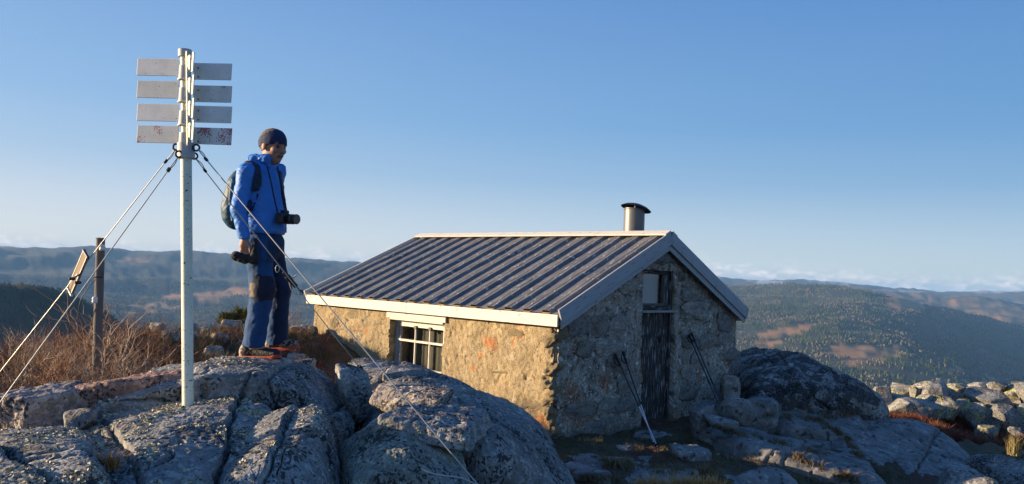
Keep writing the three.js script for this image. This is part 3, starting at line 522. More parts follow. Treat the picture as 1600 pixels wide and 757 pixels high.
const gable = mesh('wall', wallGeo(4.06, -.5, 2.36, .0155, (u, v) => !(u > 1.61 && u < 2.37 && v > -.12 && v < 1.875) && v < roofY(u - .010) - .035,
  (u, v) => .010 + lump(u, v, 40) * 1.1 + .04 * (1 - clamp(v / 1.3, -.3, 1)),
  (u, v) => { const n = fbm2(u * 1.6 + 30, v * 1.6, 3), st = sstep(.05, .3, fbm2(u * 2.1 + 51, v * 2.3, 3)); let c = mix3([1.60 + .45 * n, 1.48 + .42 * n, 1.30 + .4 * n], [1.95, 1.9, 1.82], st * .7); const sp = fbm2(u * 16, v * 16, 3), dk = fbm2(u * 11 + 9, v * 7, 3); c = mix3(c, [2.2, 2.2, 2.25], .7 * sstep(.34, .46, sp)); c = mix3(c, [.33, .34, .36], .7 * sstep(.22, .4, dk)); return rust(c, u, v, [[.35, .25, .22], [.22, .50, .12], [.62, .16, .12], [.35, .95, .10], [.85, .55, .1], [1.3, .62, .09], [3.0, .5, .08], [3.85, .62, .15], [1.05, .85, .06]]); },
  .32, (u, v, d) => [u - .010, v, d]), M.gable, hut);
tag(gable, 'shaded gable wall of grey stones with the door');
mesh('wall', wallGeo(4.59, -.5, 1.40, .06, (u, v) => v < 1.355, (u, v) => .012 + lump(u, v, 60), () => [.9, .9, .9], .3, (u, v, d) => [4.05 + d, v, -4.594 + u]), M.plaster, hut);
mesh('wall', wallGeo(4.03, -.5, 2.36, .06, (u, v) => v < roofY(4.05 - u) - .05, (u, v) => .012 + lump(u, v, 80), () => [.9, .9, .9], .3, (u, v, d) => [4.04 - u, v, -4.6 - d]), M.plaster, hut);
{ // stones showing in the mortar
  const variants = []; for (let i = 0; i < 9; i++) variants.push(rockGeo({ s: [.5, .5, .5], seed: 700 + i, n: 9, k: 20, np: 12, low: .2, rough: 1.6, tint: i % 3 === 0 ? [1.35, 1.34, 1.34] : i % 3 === 1 ? [1.5, 1.42, 1.3] : [2.0, 1.92, 1.8] }));
  const R = seeded(61), sandy = []; for (let i = 0; i < 4; i++) sandy.push(rockGeo({ s: [.5, .5, .5], seed: 740 + i, n: 11, k: 16, np: 12, low: .25, rough: 1.8, patch: .12, tint: [[1.22, 1.2, 1.16], [1.3, 1.27, 1.24], [1.15, 1.13, 1.1], [1.22, 1.22, 1.22]][i] }));
  const stone = (parent, x, y, z, w, h, t, ry, i) => { const m = mesh('stone', variants[i % 9], M.stone, parent); m.position.set(x, y, z); m.scale.set(w, h, t); m.rotation.set((R() - .5) * .06, ry, (R() - .5) * .16); return m; };
  let i = 0;
  for (let y = -.1; y < 2.2;) {
    const h = .17 + .15 * R(); let x = .12 + .2 * R();
    while (x < 3.95) {
      const w = .22 + .38 * R(), cx = x + w / 2, cy = y + h / 2; x += w + .03;
      if (R() < .36 || cy + h / 2 > roofY(cx) - .10 || (cx + w / 2 > 1.55 && cx - w / 2 < 2.42 && cy < 1.95)) continue;
      stone(gable, cx, cy, .022 + .012 * R() + .035 * (1 - clamp(cy / 1.3, 0, 1)), w, h * .92, .030 + .024 * R(), 0, i++);
    }
    y += h + .02;
  }
  stone(gable, 2.5, 1.81, .03, .12, .12, .12, 0, 4); stone(gable, 2.0, 2.03, .02, .55, .17, .10, 0, 3); stone(gable, 2.83, 1.36, .04, .62, .24, .09, 0, 2); stone(gable, 2.75, 1.58, .03, .5, .19, .07, 0, 1);
  for (let y = -.05, k = 0; y < 1.28; k++) { const h = .13 + .08 * R(), w = .14 + .1 * R(), m = stone(longWall, .050 - .04 * (1 - y / 1.3), y + h / 2, -.060 + .02 * R() + .02 * (1 - y / 1.3), w, h * 1.02, .17, R() * .3, k); m.geometry = sandy[k % 4]; m.material = M.plaster; y += h; }
  for (const [u, v, w, h] of [[.56, 1.07, .25, .12], [.17, 1.02, .20, .18], [.75, .62, .34, .05], [.42, .32, .4, .10], [.18, .30, .26, .16], [.72, .20, .30, .12], [1.3, .98, .12, .07], [3.05, 1.05, .3, .16], [3.6, 1.1, .32, .2], [4.1, .95, .28, .2]])
    { const m = stone(longWall, -.002 - .035 * (1 - v / 1.3), v, -u, w * .95, h * .95, .055, -Math.PI / 2, i++); m.geometry = sandy[i % 4]; m.material = M.plaster; }
}
{ // roof: ribbed sheets on a deck, ridge, eave and gable boards
  const roof = new THREE.Group(); roof.name = 'roof'; hut.add(roof);
  const per = .2765, prof = [[0, 0], [.06, 0], [.075, .006], [.09, 0], [.112, .032], [.155, .032], [.162, .026], [.169, .032], [.205, .032], [.232, 0]], zA = .125, zB = -4.63, SL = Math.hypot(2.135, .96);
  const n = V(-.96, 2.135, 0).normalize(), along = V(2.135, .96, 0).normalize();
  const sheet = (k0, k1, side) => {
    const P = [], U = [], I = []; let pts = [];
    for (let k = k0; k < k1; k++) for (const [a, h] of prof) { const z = zA - k * per - a; if (z >= zB) pts.push([z, h]); }
    pts.push([Math.max(zB, zA - k1 * per - .02), 0]);
    const rows = 7, skin = (off) => {
      const b = P.length / 3;
      for (let j = 0; j <= rows; j++) for (const [z, h] of pts) { const t = -.025 + (SL + .02) * j / rows, wob = .003 * N2(z * 3, t * 2), q = V(-.12, 1.355, 0).addScaledVector(along, t).addScaledVector(n, h + off + wob * 1.6 + (k0 % 2 ? .003 : 0)); P.push(side > 0 ? q.x : 4.03 - q.x, q.y, z); U.push(t + k0 * .7, z); }
      for (let j = 0; j < rows; j++) for (let i = 0; i < pts.length - 1; i++) { const a = b + j * pts.length + i; if ((off === 0) === (side > 0)) I.push(a, a + pts.length, a + 1, a + 1, a + pts.length, a + pts.length + 1); else I.push(a, a + 1, a + pts.length, a + 1, a + pts.length + 1, a + pts.length); }
      return b;
    };
    const a = skin(0), b = skin(-.004); for (let i = 0; i < pts.length - 1; i++) I.push(a + i, a + i + 1, b + i + 1, a + i, b + i + 1, b + i);
    const g = new THREE.BufferGeometry(); g.setAttribute('position', new THREE.Float32BufferAttribute(P, 3)); g.setAttribute('uv', new THREE.Float32BufferAttribute(U, 2)); g.setIndex(I); return g;
  };
  for (const side of [1, -1]) for (let k = 0; k < 18; k += 4) { const g = sheet(k, Math.min(k + 4, 17.2), side).toNonIndexed(); g.computeVertexNormals(); mesh('roof_sheet', g, M.roof, roof); }
  const P = (x, y, z) => V(x, y, z);
  for (const s of [1, -1]) { const mx = (x) => s > 0 ? x : 4.03 - x; plank('roof_deck', P(mx(-.10), 1.336, (zA + zB) / 2), P(mx(2.0), 1.336 + 2.10 * PITCHR, (zA + zB) / 2), 4.70, .03, V(0, 0, 1), M.deck, roof); }
  // little deck board ends under the ribs
  for (let k = 0; k < 17; k++) mesh('board_end', plankGeo(.05, .014, .11), M.deck, roof).position.set(-.135, 1.343, zA - k * per - .158);
  const eave = [[.125, -2.35], [-2.354, -4.63]];
  for (const [a, b] of eave) { plank('fascia_board', P(-.142, 1.268, a), P(-.142, 1.268, b), .128, .022, V(0, 1, 0), M.whiteWood, roof); plank('fascia_board', P(4.172, 1.268, a), P(4.172, 1.268, b), .128, .022, V(0, 1, 0), M.whiteWood, roof); }
  const slope = (s, x, dn) => { const q = V(-.12, 1.355, 0).addScaledVector(along, x).addScaledVector(n, dn); return V(s > 0 ? q.x : 4.03 - q.x, q.y, 0); };
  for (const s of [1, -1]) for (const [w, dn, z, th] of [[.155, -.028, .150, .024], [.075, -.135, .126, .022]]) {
    const a = slope(s, -.035, dn), b = slope(s, SL + (dn - .0) * PITCHR - .002, dn); a.z = b.z = z; const m = plank('barge_board', a, b, w, th, V(0, 1, 0), M.shadeTintBoard ??= new THREE.MeshStandardMaterial({ ...woodTex, color: lin(.42, .435, .46), bumpScale: .003, roughness: .8 }), roof);  // front barge boards: white wood tinted bluish grey, shade painted in
    const c = slope(s, -.035, dn), d = slope(s, SL + dn * PITCHR, dn); c.z = d.z = zB - .02 - (z - .126); plank('barge_board', c, d, w, th, V(0, 1, 0), M.whiteWood, roof);
  }
  for (const s of [1, -1]) for (const [z0, z1] of [[.16, -.935], [-.938, -2.7], [-2.703, -4.145], [-4.148, -4.66]]) { const q = slope(s, SL - .062, .058 + (s > 0 ? 0 : -.004)); plank('ridge_board', V(q.x, q.y, z0), V(q.x, q.y, z1), .135, .02, s > 0 ? along : V(-along.x, along.y, 0), M.whiteWood, roof); }
  { // screw heads along the ribs
    const list = [], q = new THREE.Quaternion().setFromUnitVectors(V(0, 1, 0), n), R = seeded(17); for (let k = 0; k < 17; k++) for (let j = 0; j < 7; j++) { const p = V(-.12, 1.355, zA - k * per - .133 - .05 * (R() > .5)).addScaledVector(along, .1 + j * .36 + .03 * (R() - .5)).addScaledVector(n, .036); const g = new THREE.CylinderGeometry(.007, .010, .007, 6); g.applyQuaternion(q); g.translate(p.x, p.y, p.z); list.push(g); }
    mesh('screw_heads', merged(list), mat(.5, .48, .45, .5), roof).userData.kind = 'stuff';
  }
  // stove pipe
  const pipe = new THREE.Group(); pipe.name = 'stove_pipe'; hut.add(pipe); pipe.position.set(2.17, 2.2, -.52);
  mesh('pipe', new THREE.CylinderGeometry(.138, .138, .50, 40, 1, true).translate(0, .24, 0), M.steel, pipe); mesh('flange', new THREE.TorusGeometry(.139, .006, 8, 40).rotateX(Math.PI / 2).translate(0, .475, 0), M.steel, pipe);
  const cap = mesh('rain_cap', new THREE.LatheGeometry([[0, .062], [.08, .056], [.15, .034], [.205, 0], [.203, -.006], [.15, .026], [.08, .048], [0, .054]].map(([x, y]) => new THREE.Vector2(x, y)), 40), M.blackSteel, pipe); cap.position.set(.02, .49, .01); cap.rotation.set(.10, 0, -.22);
  for (let k = 0; k < 3; k++) { const a = k * 2.1 + .4; mesh('cap_strap', rodGeo(V(Math.cos(a) * .13, .45, Math.sin(a) * .13), V(Math.cos(a) * .12, .53 - .03 * Math.cos(a), Math.sin(a) * .12), .006), M.steel, pipe); }
}
{ // window in the sunlit wall
  const w = new THREE.Group(); w.name = 'window'; hut.add(w);
  const x = .10, zc = -(winZ0 + winZ1) / 2, W = winZ1 - winZ0 - .02, y0 = winY0 + .02, y1 = winY1 - .01, up = V(0, 1, 0), yc = (y0 + y1) / 2;
  const L = (nm, xx, ya, za, yb, zb, ww, t, upv, m = M.whiteWood) => plank(nm, V(xx, ya, za), V(xx, yb, zb), ww, t, upv, m, w);
  L('frame', x, y1 - .025, zc + W / 2, y1 - .025, zc - W / 2, .05, .07, up); L('frame', x, y0 + .025, zc + W / 2, y0 + .025, zc - W / 2, .05, .07, up);
  L('frame', x, y0 + .05, zc + W / 2 - .03, y1 - .05, zc + W / 2 - .03, .06, .07, V(0, 0, 1)); L('frame', x, y0 + .05, zc - W / 2 + .03, y1 - .05, zc - W / 2 + .03, .06, .07, V(0, 0, 1), M.greyWood);  // far jamb takes the grey wood: shade painted onto a white frame
  L('sash', x - .012, y1 - .075, zc + W / 2 - .07, y1 - .075, zc - W / 2 + .07, .05, .04, up); L('sash', x - .012, y0 + .05, zc + W / 2 - .08, y1 - .10, zc + W / 2 - .08, .035, .035, V(0, 0, 1)); L('sash', x - .012, y0 + .05, zc - W / 2 + .085, y1 - .10, zc - W / 2 + .085, .04, .035, V(0, 0, 1), M.greyWood);  // far sash greyed likewise, its shade put into the colour
  const a = zc - W / 2 + .10, b = zc + W / 2 - .10, st = (b - a) / 3, ym = .83;
  for (const k of [1, 2]) L('muntin', x - .008, y0 + .05, a + st * k, y1 - .10, a + st * k, .018, .024, V(0, 0, 1));
  L('muntin', x - .026, ym, b + .05, ym, a - .05, .028, .03, up);
  for (let k = 0; k < 3; k++) for (const [p, q] of [[y0 + .05, ym - .015], [ym + .015, y1 - .10]]) { const m = mesh('pane', new THREE.PlaneGeometry(st - .026, q - p), M.glass, w); m.position.set(x + .004, (p + q) / 2, a + st * (k + .5)); m.rotation.y = -Math.PI / 2; m.rotation.x = 0; }
  { const g = new THREE.PlaneGeometry(b - a + .1, .62, 90, 2), p = g.attributes.position; for (let i = 0; i < p.count; i++) p.setZ(i, .006 * Math.sin(p.getX(i) * 60 + 2 * N2(p.getX(i) * 6, 1)) + .004 * N2(p.getX(i) * 20, 7)); g.computeVertexNormals(); const m = mesh('dull_backing', g, mat(.07, .066, .05, .95), w); m.position.set(x + .16, .78, (a + b) / 2); m.rotation.y = -Math.PI / 2; }  // added dull cloth, stands in for the dim reflection on the panes
  for (const k of [1, 2]) mesh('hook', new RoundedBoxGeometry(.02, .045, .05, 1, .005), M.blackSteel, w).position.set(x - .04, y1 - .10, a + st * k + .03);
  plank('head_board', V(-.05, 1.158, -winZ0 + .05), V(-.05, 1.158, -winZ1 - .04), .082, .022, up, M.whiteWood, w); plank('head_board', V(.0, 1.108, -winZ0 - .01), V(.0, 1.108, -winZ1 + .02), .03, .10, up, M.whiteWood, w);
  plank('side_board', V(.03, y0, -winZ0 - .012), V(.03, y1, -winZ0 - .012), .10, .02, V(1, 0, 0), M.whiteWood, w);
}
{ // gable: plank door with a window over it
  const d = new THREE.Group(); d.name = 'door'; hut.add(d); const R = seeded(5), z = -.07;
  const x0 = 1.655, x1 = 2.31, n = 7, pw = (x1 - x0) / n;
  for (let k = 0; k < n; k++) plank('plank', V(x0 + pw * (k + .5), -.10 + .02 * R(), z + .006 * R()), V(x0 + pw * (k + .5) + .004 * (R() - .5), 1.335, z + .006 * R()), pw - .008, .03, V(1, 0, 0), M.darkWood, d);
  for (const xx of [1.63, 2.335]) plank('door_post', V(xx, -.12, z + .01), V(xx, 1.88, z + .01), .045, .09, V(1, 0, 0), M.darkWood, d);
  plank('lintel_board', V(1.57, 1.352, .012), V(2.39, 1.352, .012), .028, .10, V(0, 1, 0), M.greyWood, d);
  const lock = mesh('latch', new RoundedBoxGeometry(.07, .09, .03, 1, .006), M.blackSteel, d); lock.position.set(2.14, 1.0, z + .034); mesh('handle', rodGeo(V(-.01, -.03, .03), V(-.01, .035, .03), .007), M.steel, lock); mesh('hasp', rodGeo(V(-.1, .02, .012), V(.08, .02, .012), .008), M.blackSteel, lock);
  const w = new THREE.Group(); w.name = 'window'; hut.add(w);
  for (const [a, b, ww, up] of [[V(1.655, 1.395, z), V(2.31, 1.395, z), .05, V(0, 1, 0)], [V(1.655, 1.845, z), V(2.31, 1.845, z), .05, V(0, 1, 0)], [V(1.675, 1.42, z), V(1.675, 1.82, z), .045, V(1, 0, 0)], [V(2.25, 1.42, z), V(2.25, 1.82, z), .11, V(1, 0, 0)]]) plank('frame', a, b, ww, .06, up, M.darkWood, w);
  plank('sash', V(2.18, 1.42, z + .02), V(2.18, 1.82, z + .02), .03, .04, V(1, 0, 0), M.greyDark ??= new THREE.MeshStandardMaterial({ ...woodTex, color: lin(.12, .11, .105), bumpScale: .003 }), w); plank('sash', V(1.70, 1.435, z + .02), V(2.165, 1.435, z + .02), .028, .04, V(0, 1, 0), M.greyDark, w);
  mesh('pane', new THREE.PlaneGeometry(.47, .40), M.glass, w).position.set(1.93, 1.63, z); const bl = mesh('pale_backing', new THREE.PlaneGeometry(.47, .40), mat(.42, .42, .41, .9), w); bl.position.set(1.93, 1.63, z - .05);  // added pale sheet behind the pane, stands in for mirrored sky
}

// ---------------------------------------------------------------- signpost with its guy wires
const flakeTex = surface(768, 1.6, (u, v) => {
  const a = tf(u, v, 4, 4, 4, 131), f = tf(u, v, 80, 80, 3, 133), sp = sstep(.46, .52, tf(u, v, 46, 46, 2, 137)), big = sstep(.41, .44, tf(u, v, 15, 15, 3, 139));
  let k = [.78 + .1 * a + .08 * f, .77 + .1 * a + .08 * f, .73 + .1 * a + .07 * f]; k = mix3(k, [.05, .04, .035], Math.max(sp, big) * .9); return [...k, .6 - .4 * Math.max(sp, big) + .05 * f];
});
const redTex = surface(768, 1.6, (u, v) => {
  const a = tf(u, v, 4, 4, 4, 151), f = tf(u, v, 80, 80, 3, 153), red = sstep(.12, .3, tf(u, v, 4, 3, 3, 157) + .5 * tf(u, v, 60, 60, 3, 159) * 1.0 - .02), sp = sstep(.46, .52, tf(u, v, 40, 40, 2, 161));
  let k = [.76 + .1 * a + .08 * f, .755 + .1 * a + .08 * f, .72 + .1 * a + .08 * f]; k = mix3(k, [.38, .05, .07], red * .85); k = mix3(k, [.05, .04, .035], sp * .85); return [...k, .55 + .05 * f - .2 * red];
});
M.polePaint = new THREE.MeshStandardMaterial({ ...flakeTex, color: lin(.98, 1.0, .84), bumpScale: .001, roughness: .6 });
M.boardRed = new THREE.MeshStandardMaterial({ ...redTex, bumpScale: .0008, roughness: .7 });
const cleanTex = surface(768, 1.6, (u, v) => { const a = tf(u, v, 5, 5, 4, 201), f = tf(u, v, 80, 80, 3, 203), sp = sstep(.56, .6, tf(u, v, 46, 46, 2, 207)); let k = [.78 + .14 * a + .07 * f, .775 + .14 * a + .07 * f, .74 + .14 * a + .06 * f]; k = mix3(k, [.07, .06, .05], sp * .9); return [...k, .6 + .05 * f - .3 * sp]; });
const stainTex = surface(768, 1.6, (u, v) => { const a = tf(u, v, 5, 5, 4, 191), f = tf(u, v, 80, 80, 3, 193), red = sstep(.30, .42, tf(u, v, 5, 4, 3, 195) + .5 * tf(u, v, 60, 60, 3, 197)), sp = sstep(.48, .53, tf(u, v, 34, 34, 3, 199)); let k = [.72 + .14 * a + .08 * f, .71 + .14 * a + .08 * f, .66 + .14 * a + .07 * f]; k = mix3(k, [.42, .08, .09], red * .8); k = mix3(k, [.05, .04, .035], sp * .9); return [...k, .6 + .05 * f - .3 * sp]; });
M.board = new THREE.MeshStandardMaterial({ ...cleanTex, bumpScale: .0008, roughness: .7 });
M.boardStain = new THREE.MeshStandardMaterial({ ...stainTex, bumpScale: .0008, roughness: .7 });
M.greySleeve = mat(.46, .46, .45, .6);
M.wire = new THREE.MeshStandardMaterial({ color: lin(.46, .45, .43), metalness: .6, roughness: .45 });
const PD = 4.85, poleBase = at(293, 640, PD), poleTop = at(289, 80, PD);
{
  const sp = thing('signpost', 'tall flaking white steel post with eight blank sign boards', 'signpost', poleBase);
  const L = (px, py, d = PD) => at(px, py, d).sub(poleBase);
  const cyl = (nm, a, b, r0, r1, m, seg = 32) => { const g = rodGeo(a, b, r0, r1, seg); return mesh(nm, metreUV(g, 1, 1), m, sp); };
  cyl('pole', L(293.2, 660), L(290.2, 244), .0336, .0336, M.polePaint); cyl('upper_tube', L(290, 246), L(287.6, 84), .025, .025, M.polePaint);
  cyl('cap', L(288.4, 89), L(288.3, 78), .040, .040, M.greySleeve); cyl('collar', L(290.3, 248), L(290.1, 224), .0515, .0515, M.greySleeve);
  const c = [[105, 112, 88], [140, 147, 124], [176, 179, 160], [210, 213, 196]], R = seeded(8);
  c.forEach(([yl, yr, yt], i) => {
    const add = (px, py, w, h, m) => { const g = metreUV(new RoundedBoxGeometry(w, h, .008, 1, .003), 1, 0, i * .31 + px * .01); const o = mesh('sign_board', g, m, sp); o.position.copy(L(px, py, PD + .012)); o.rotation.y = px < 290 ? -.12 : -.095; o.rotation.z = -.004 + .008 * (R() - .5); return o; };
    add(246, yl, .275, .110, i === 1 || i === 3 ? M.boardStain : M.board); add(331.5, yr, .25, .106, i === 3 ? M.boardRed : i === 1 ? M.boardStain : M.board);
    // clamp sleeve and gusset of this level
    const s = new THREE.CylinderGeometry(.036, .036, .085, 24, 1, true, -Math.PI * .75, Math.PI * 1.5); const sl = mesh('clamp', metreUV(s, 1, 1), M.greySleeve, sp); sl.position.copy(L(288.5, yl + 9)); mesh('clamp_ring', new THREE.TorusGeometry(.038, .005, 6, 24).rotateX(Math.PI / 2), M.polePaint, sl).position.y = -.045;
    const sh = new THREE.Shape([[0, .045], [.085, .072], [.085, -.050], [.060, -.055], [.02, -.010]].map(([x, y]) => new THREE.Vector2(x, y))), g = new THREE.ExtrudeGeometry(sh, { depth: .006, bevelEnabled: false }); g.rotateY(-Math.PI / 2);
    const gs = mesh('gusset', metreUV(g, 1, 1), M.polePaint, sp); gs.position.copy(L(291.5, yl - 2)).add(V(.004, 0, .022)); gs.rotation.y = .95; 
    for (const [bx, by] of [[268, yl - 6], [268, yl + 8], [309, yr - 6], [309, yr + 8]]) { const b = mesh('bolt', new THREE.CylinderGeometry(.005, .005, .006, 6).rotateX(Math.PI / 2), M.blackSteel, sp); b.position.copy(L(bx, by, PD + .006)); }
  });
  plank('flange', L(298.5, 230).add(V(0, 0, .06)), L(297.0, 84).add(V(0, 0, .06)), .014, .006, V(.8, 0, .6), M.polePaint, sp);
  for (const [px, py, d] of [[275, 230, PD], [279, 241, PD - .05], [306, 231, PD - .02], [303, 244, PD + .05]]) { const r = mesh('eye_ring', new THREE.TorusGeometry(.019, .006, 8, 24), M.blackSteel, sp); r.position.copy(L(px, py, d)); r.rotation.y = .3; }
}
function guy(label, a, b, r, extras) {
  const t = thing('guy_wire', label, 'wire', a), d = b.clone().sub(a), sag = (k) => d.clone().multiplyScalar(k).add(V(0, -.012 * 4 * k * (1 - k) * .3, 0));
  mesh('cable', tubeGeo([0, .2, .4, .6, .8, 1].map(sag), r, 40, 7), M.wire, t);
  const dir = d.clone().normalize(), side = V(0, 0, 1).cross(dir).normalize();
  mesh('loop', tubeGeo([V(0, 0, 0), dir.clone().multiplyScalar(.05).addScaledVector(side, .011), dir.clone().multiplyScalar(.10)], .003, 10, 5), M.wire, t);
  const clip = mesh('cable_clip', new RoundedBoxGeometry(.03, .016, .022, 1, .005), M.blackSteel, t); clip.position.copy(dir).multiplyScalar(.095); clip.quaternion.setFromUnitVectors(V(1, 0, 0), dir);
  extras?.(t, a, d, dir, side); return t;
}
guy('upper left guy wire of the signpost, carrying the narrow plate', at(273, 234, PD), at(-90, 694, 5.2), .0034);
guy('lower left guy wire of the signpost, running clear of the plate', at(277, 246, PD - .05), at(-90, 752, 4.2), .0034);
guy('bright guy wire slanting over the sandy block to the lower edge', at(308, 233, PD - .02), at(790, 810, 4.15), .0038);
guy('right guy wire with a turnbuckle, ending at the anchor plate by the dome rock', at(305, 248, PD + .05), at(561, 574, 6.1), .0034, (t, a, d) => {
  const q = (px, py, dd) => at(px, py, dd).sub(a), e = (x) => lerp(PD + .05, 6.1, (x - 305) / 256);
  const P0 = q(434, 416, e(434)), P1 = q(448, 432, e(448)), P2 = q(462, 448, e(462)), P3 = q(470, 457, e(470));
  mesh('shackle', new THREE.TorusGeometry(.024, .004, 8, 20).scale(.55, 1, 1), M.wire, t).position.copy(P0).add(V(0, -.02, .012));
  mesh('turnbuckle', merged([rodGeo(P0.clone().lerp(P1, .6), P2, .012, .017, 10), rodGeo(P1, P2, .022, .014, 8), rodGeo(P2, P3, .006, .006, 8)]), M.blackSteel, t);
  mesh('pin', rodGeo(q(454, 437, e(454)), q(463, 430, e(460) - .03), .005, .005, 8), M.wire, t);
  mesh('hook', new THREE.TorusGeometry(.013, .005, 8, 16), M.blackSteel, t).position.copy(P3);
  mesh('slack_wire', tubeGeo([q(451, 441, e(451)), q(456, 455, e(455)), q(464, 461, e(464)), P3], .0032, 20, 6), M.wire, t);
});
{ // anchor plate for the turnbuckle wire
  const p = at(561, 574, 6.1), t = thing('anchor_plate', 'black steel anchor plate bolted to the rock by the cleft', 'anchor', at(560, 590, 6.1)), L = (px, py, d = 6.1) => at(px, py, d).sub(t.position);
  const sh = new THREE.Shape([[-.02, -.09], [.03, -.09], [.034, .07], [.012, .088], [-.012, .07]].map(([x, y]) => new THREE.Vector2(x, y))); sh.holes.push(new THREE.Path().absarc(.012, .06, .012, 0, 6.283, true));
  mesh('plate', new THREE.ExtrudeGeometry(sh, { depth: .012, bevelSize: .002, bevelThickness: .002, bevelSegments: 1 }), M.blackSteel, t); mesh('bolt', rodGeo(L(556, 598), L(556, 598, 6.04), .012, .012, 6), M.blackSteel, t); mesh('shackle', new THREE.TorusGeometry(.016, .004, 8, 20), M.blackSteel, t).position.copy(L(561, 574, 6.09));
}
{ const t = thing('loose_wire', 'loose curved end of white wire at the lower edge', 'wire', at(700, 745, 4.15)); mesh('strand', tubeGeo([[655, 732, 4.0], [680, 742, 4.0], [720, 748, 4.05], [748, 760, 4.1]].map(([a, b, c]) => at(a, b, c).sub(t.position)), .0045, 24, 6), M.wire, t); mesh('end_cap', rodGeo(at(657, 733, 4.0).sub(t.position), at(652, 730, 4.0).sub(t.position), .006), M.blackSteel, t); }
{ // narrow plate clamped to the guy wire
  const A = at(136, 396, 4.98), B = at(106, 456, 5.02), t = thing('wire_plate', 'narrow weathered metal-edged plate clamped to the left guy wire', 'plate', A.clone().lerp(B, .5)), L = (px, py, d) => at(px, py, d).sub(t.position);
  const a = L(134, 396, 4.97), b = L(109, 455, 5.02), n = V(.75, .2, .63);
  const pl = mesh('panel', plankGeo(a.distanceTo(b), .085, .010), M.deck, t); place(pl, a, b, n);
  for (const s of [-1, 1]) { const e = mesh('edge_rail', plankGeo(a.distanceTo(b) + .01, .012, .016), M.steel, pl); e.position.set(0, s * .045, 0); }
  for (const s of [-1, 1]) mesh('end_rail', plankGeo(.014, .12, .016), s < 0 ? M.blackSteel : M.greySleeve, pl).position.set(s * a.distanceTo(b) / 2, .012, .006);
  for (const [px, py] of [[112, 436], [121, 442]]) mesh('clamp_knob', new RoundedBoxGeometry(.034, .02, .03, 2, .008), M.blackSteel, t).position.copy(L(px, py, 4.94));
  mesh('clamp_bar', rodGeo(L(110, 437, 4.95), L(124, 429, 4.95), .006), M.steel, t);
}
{ // grey timber post with insulators
  const D = 7.2, b = at(149.5, 585, D), t = thing('timber_post', 'weathered grey timber post with two white insulators among the shrubs', 'post', b), L = (px, py, d = D) => at(px, py, d).sub(b);
  const g = rodGeo(L(149.5, 600), L(156.5, 374), .040, .037, 28); mesh('post', metreUV(g, 1, 1), M.post ??= new THREE.MeshStandardMaterial({ ...woodTex, color: lin(.17, .15, .135), bumpScale: .006, roughness: .9 }), t); mesh('cap', new THREE.CylinderGeometry(.043, .043, .012, 24), M.deck, t).position.copy(L(156.5, 373));
  for (const [px, py] of [[159, 387], [147.5, 469]]) { const i = mesh('insulator', new THREE.LatheGeometry([[0, -.03], [.022, -.03], [.026, -.012], [.018, -.006], [.026, .006], [.02, .028], [0, .03]].map(([x, y]) => new THREE.Vector2(x, y)), 16), mat(.72, .72, .70, .25), t); i.position.copy(L(px, py, D - .06)); mesh('insulator_pin', rodGeo(V(0, 0, 0), V(0, 0, -.05), .006), M.blackSteel, i); }
  mesh('wire_ring', new THREE.TorusGeometry(.041, .005, 6, 24).rotateX(Math.PI / 2 - .12), M.blackSteel, t).position.copy(L(153.5, 434)); mesh('stay_wire', tubeGeo([L(150, 436, D - .05), L(138, 449, D - .06), L(126, 468, D - .05), L(120, 500, D)], .004, 16, 5), M.blackSteel, t);
}

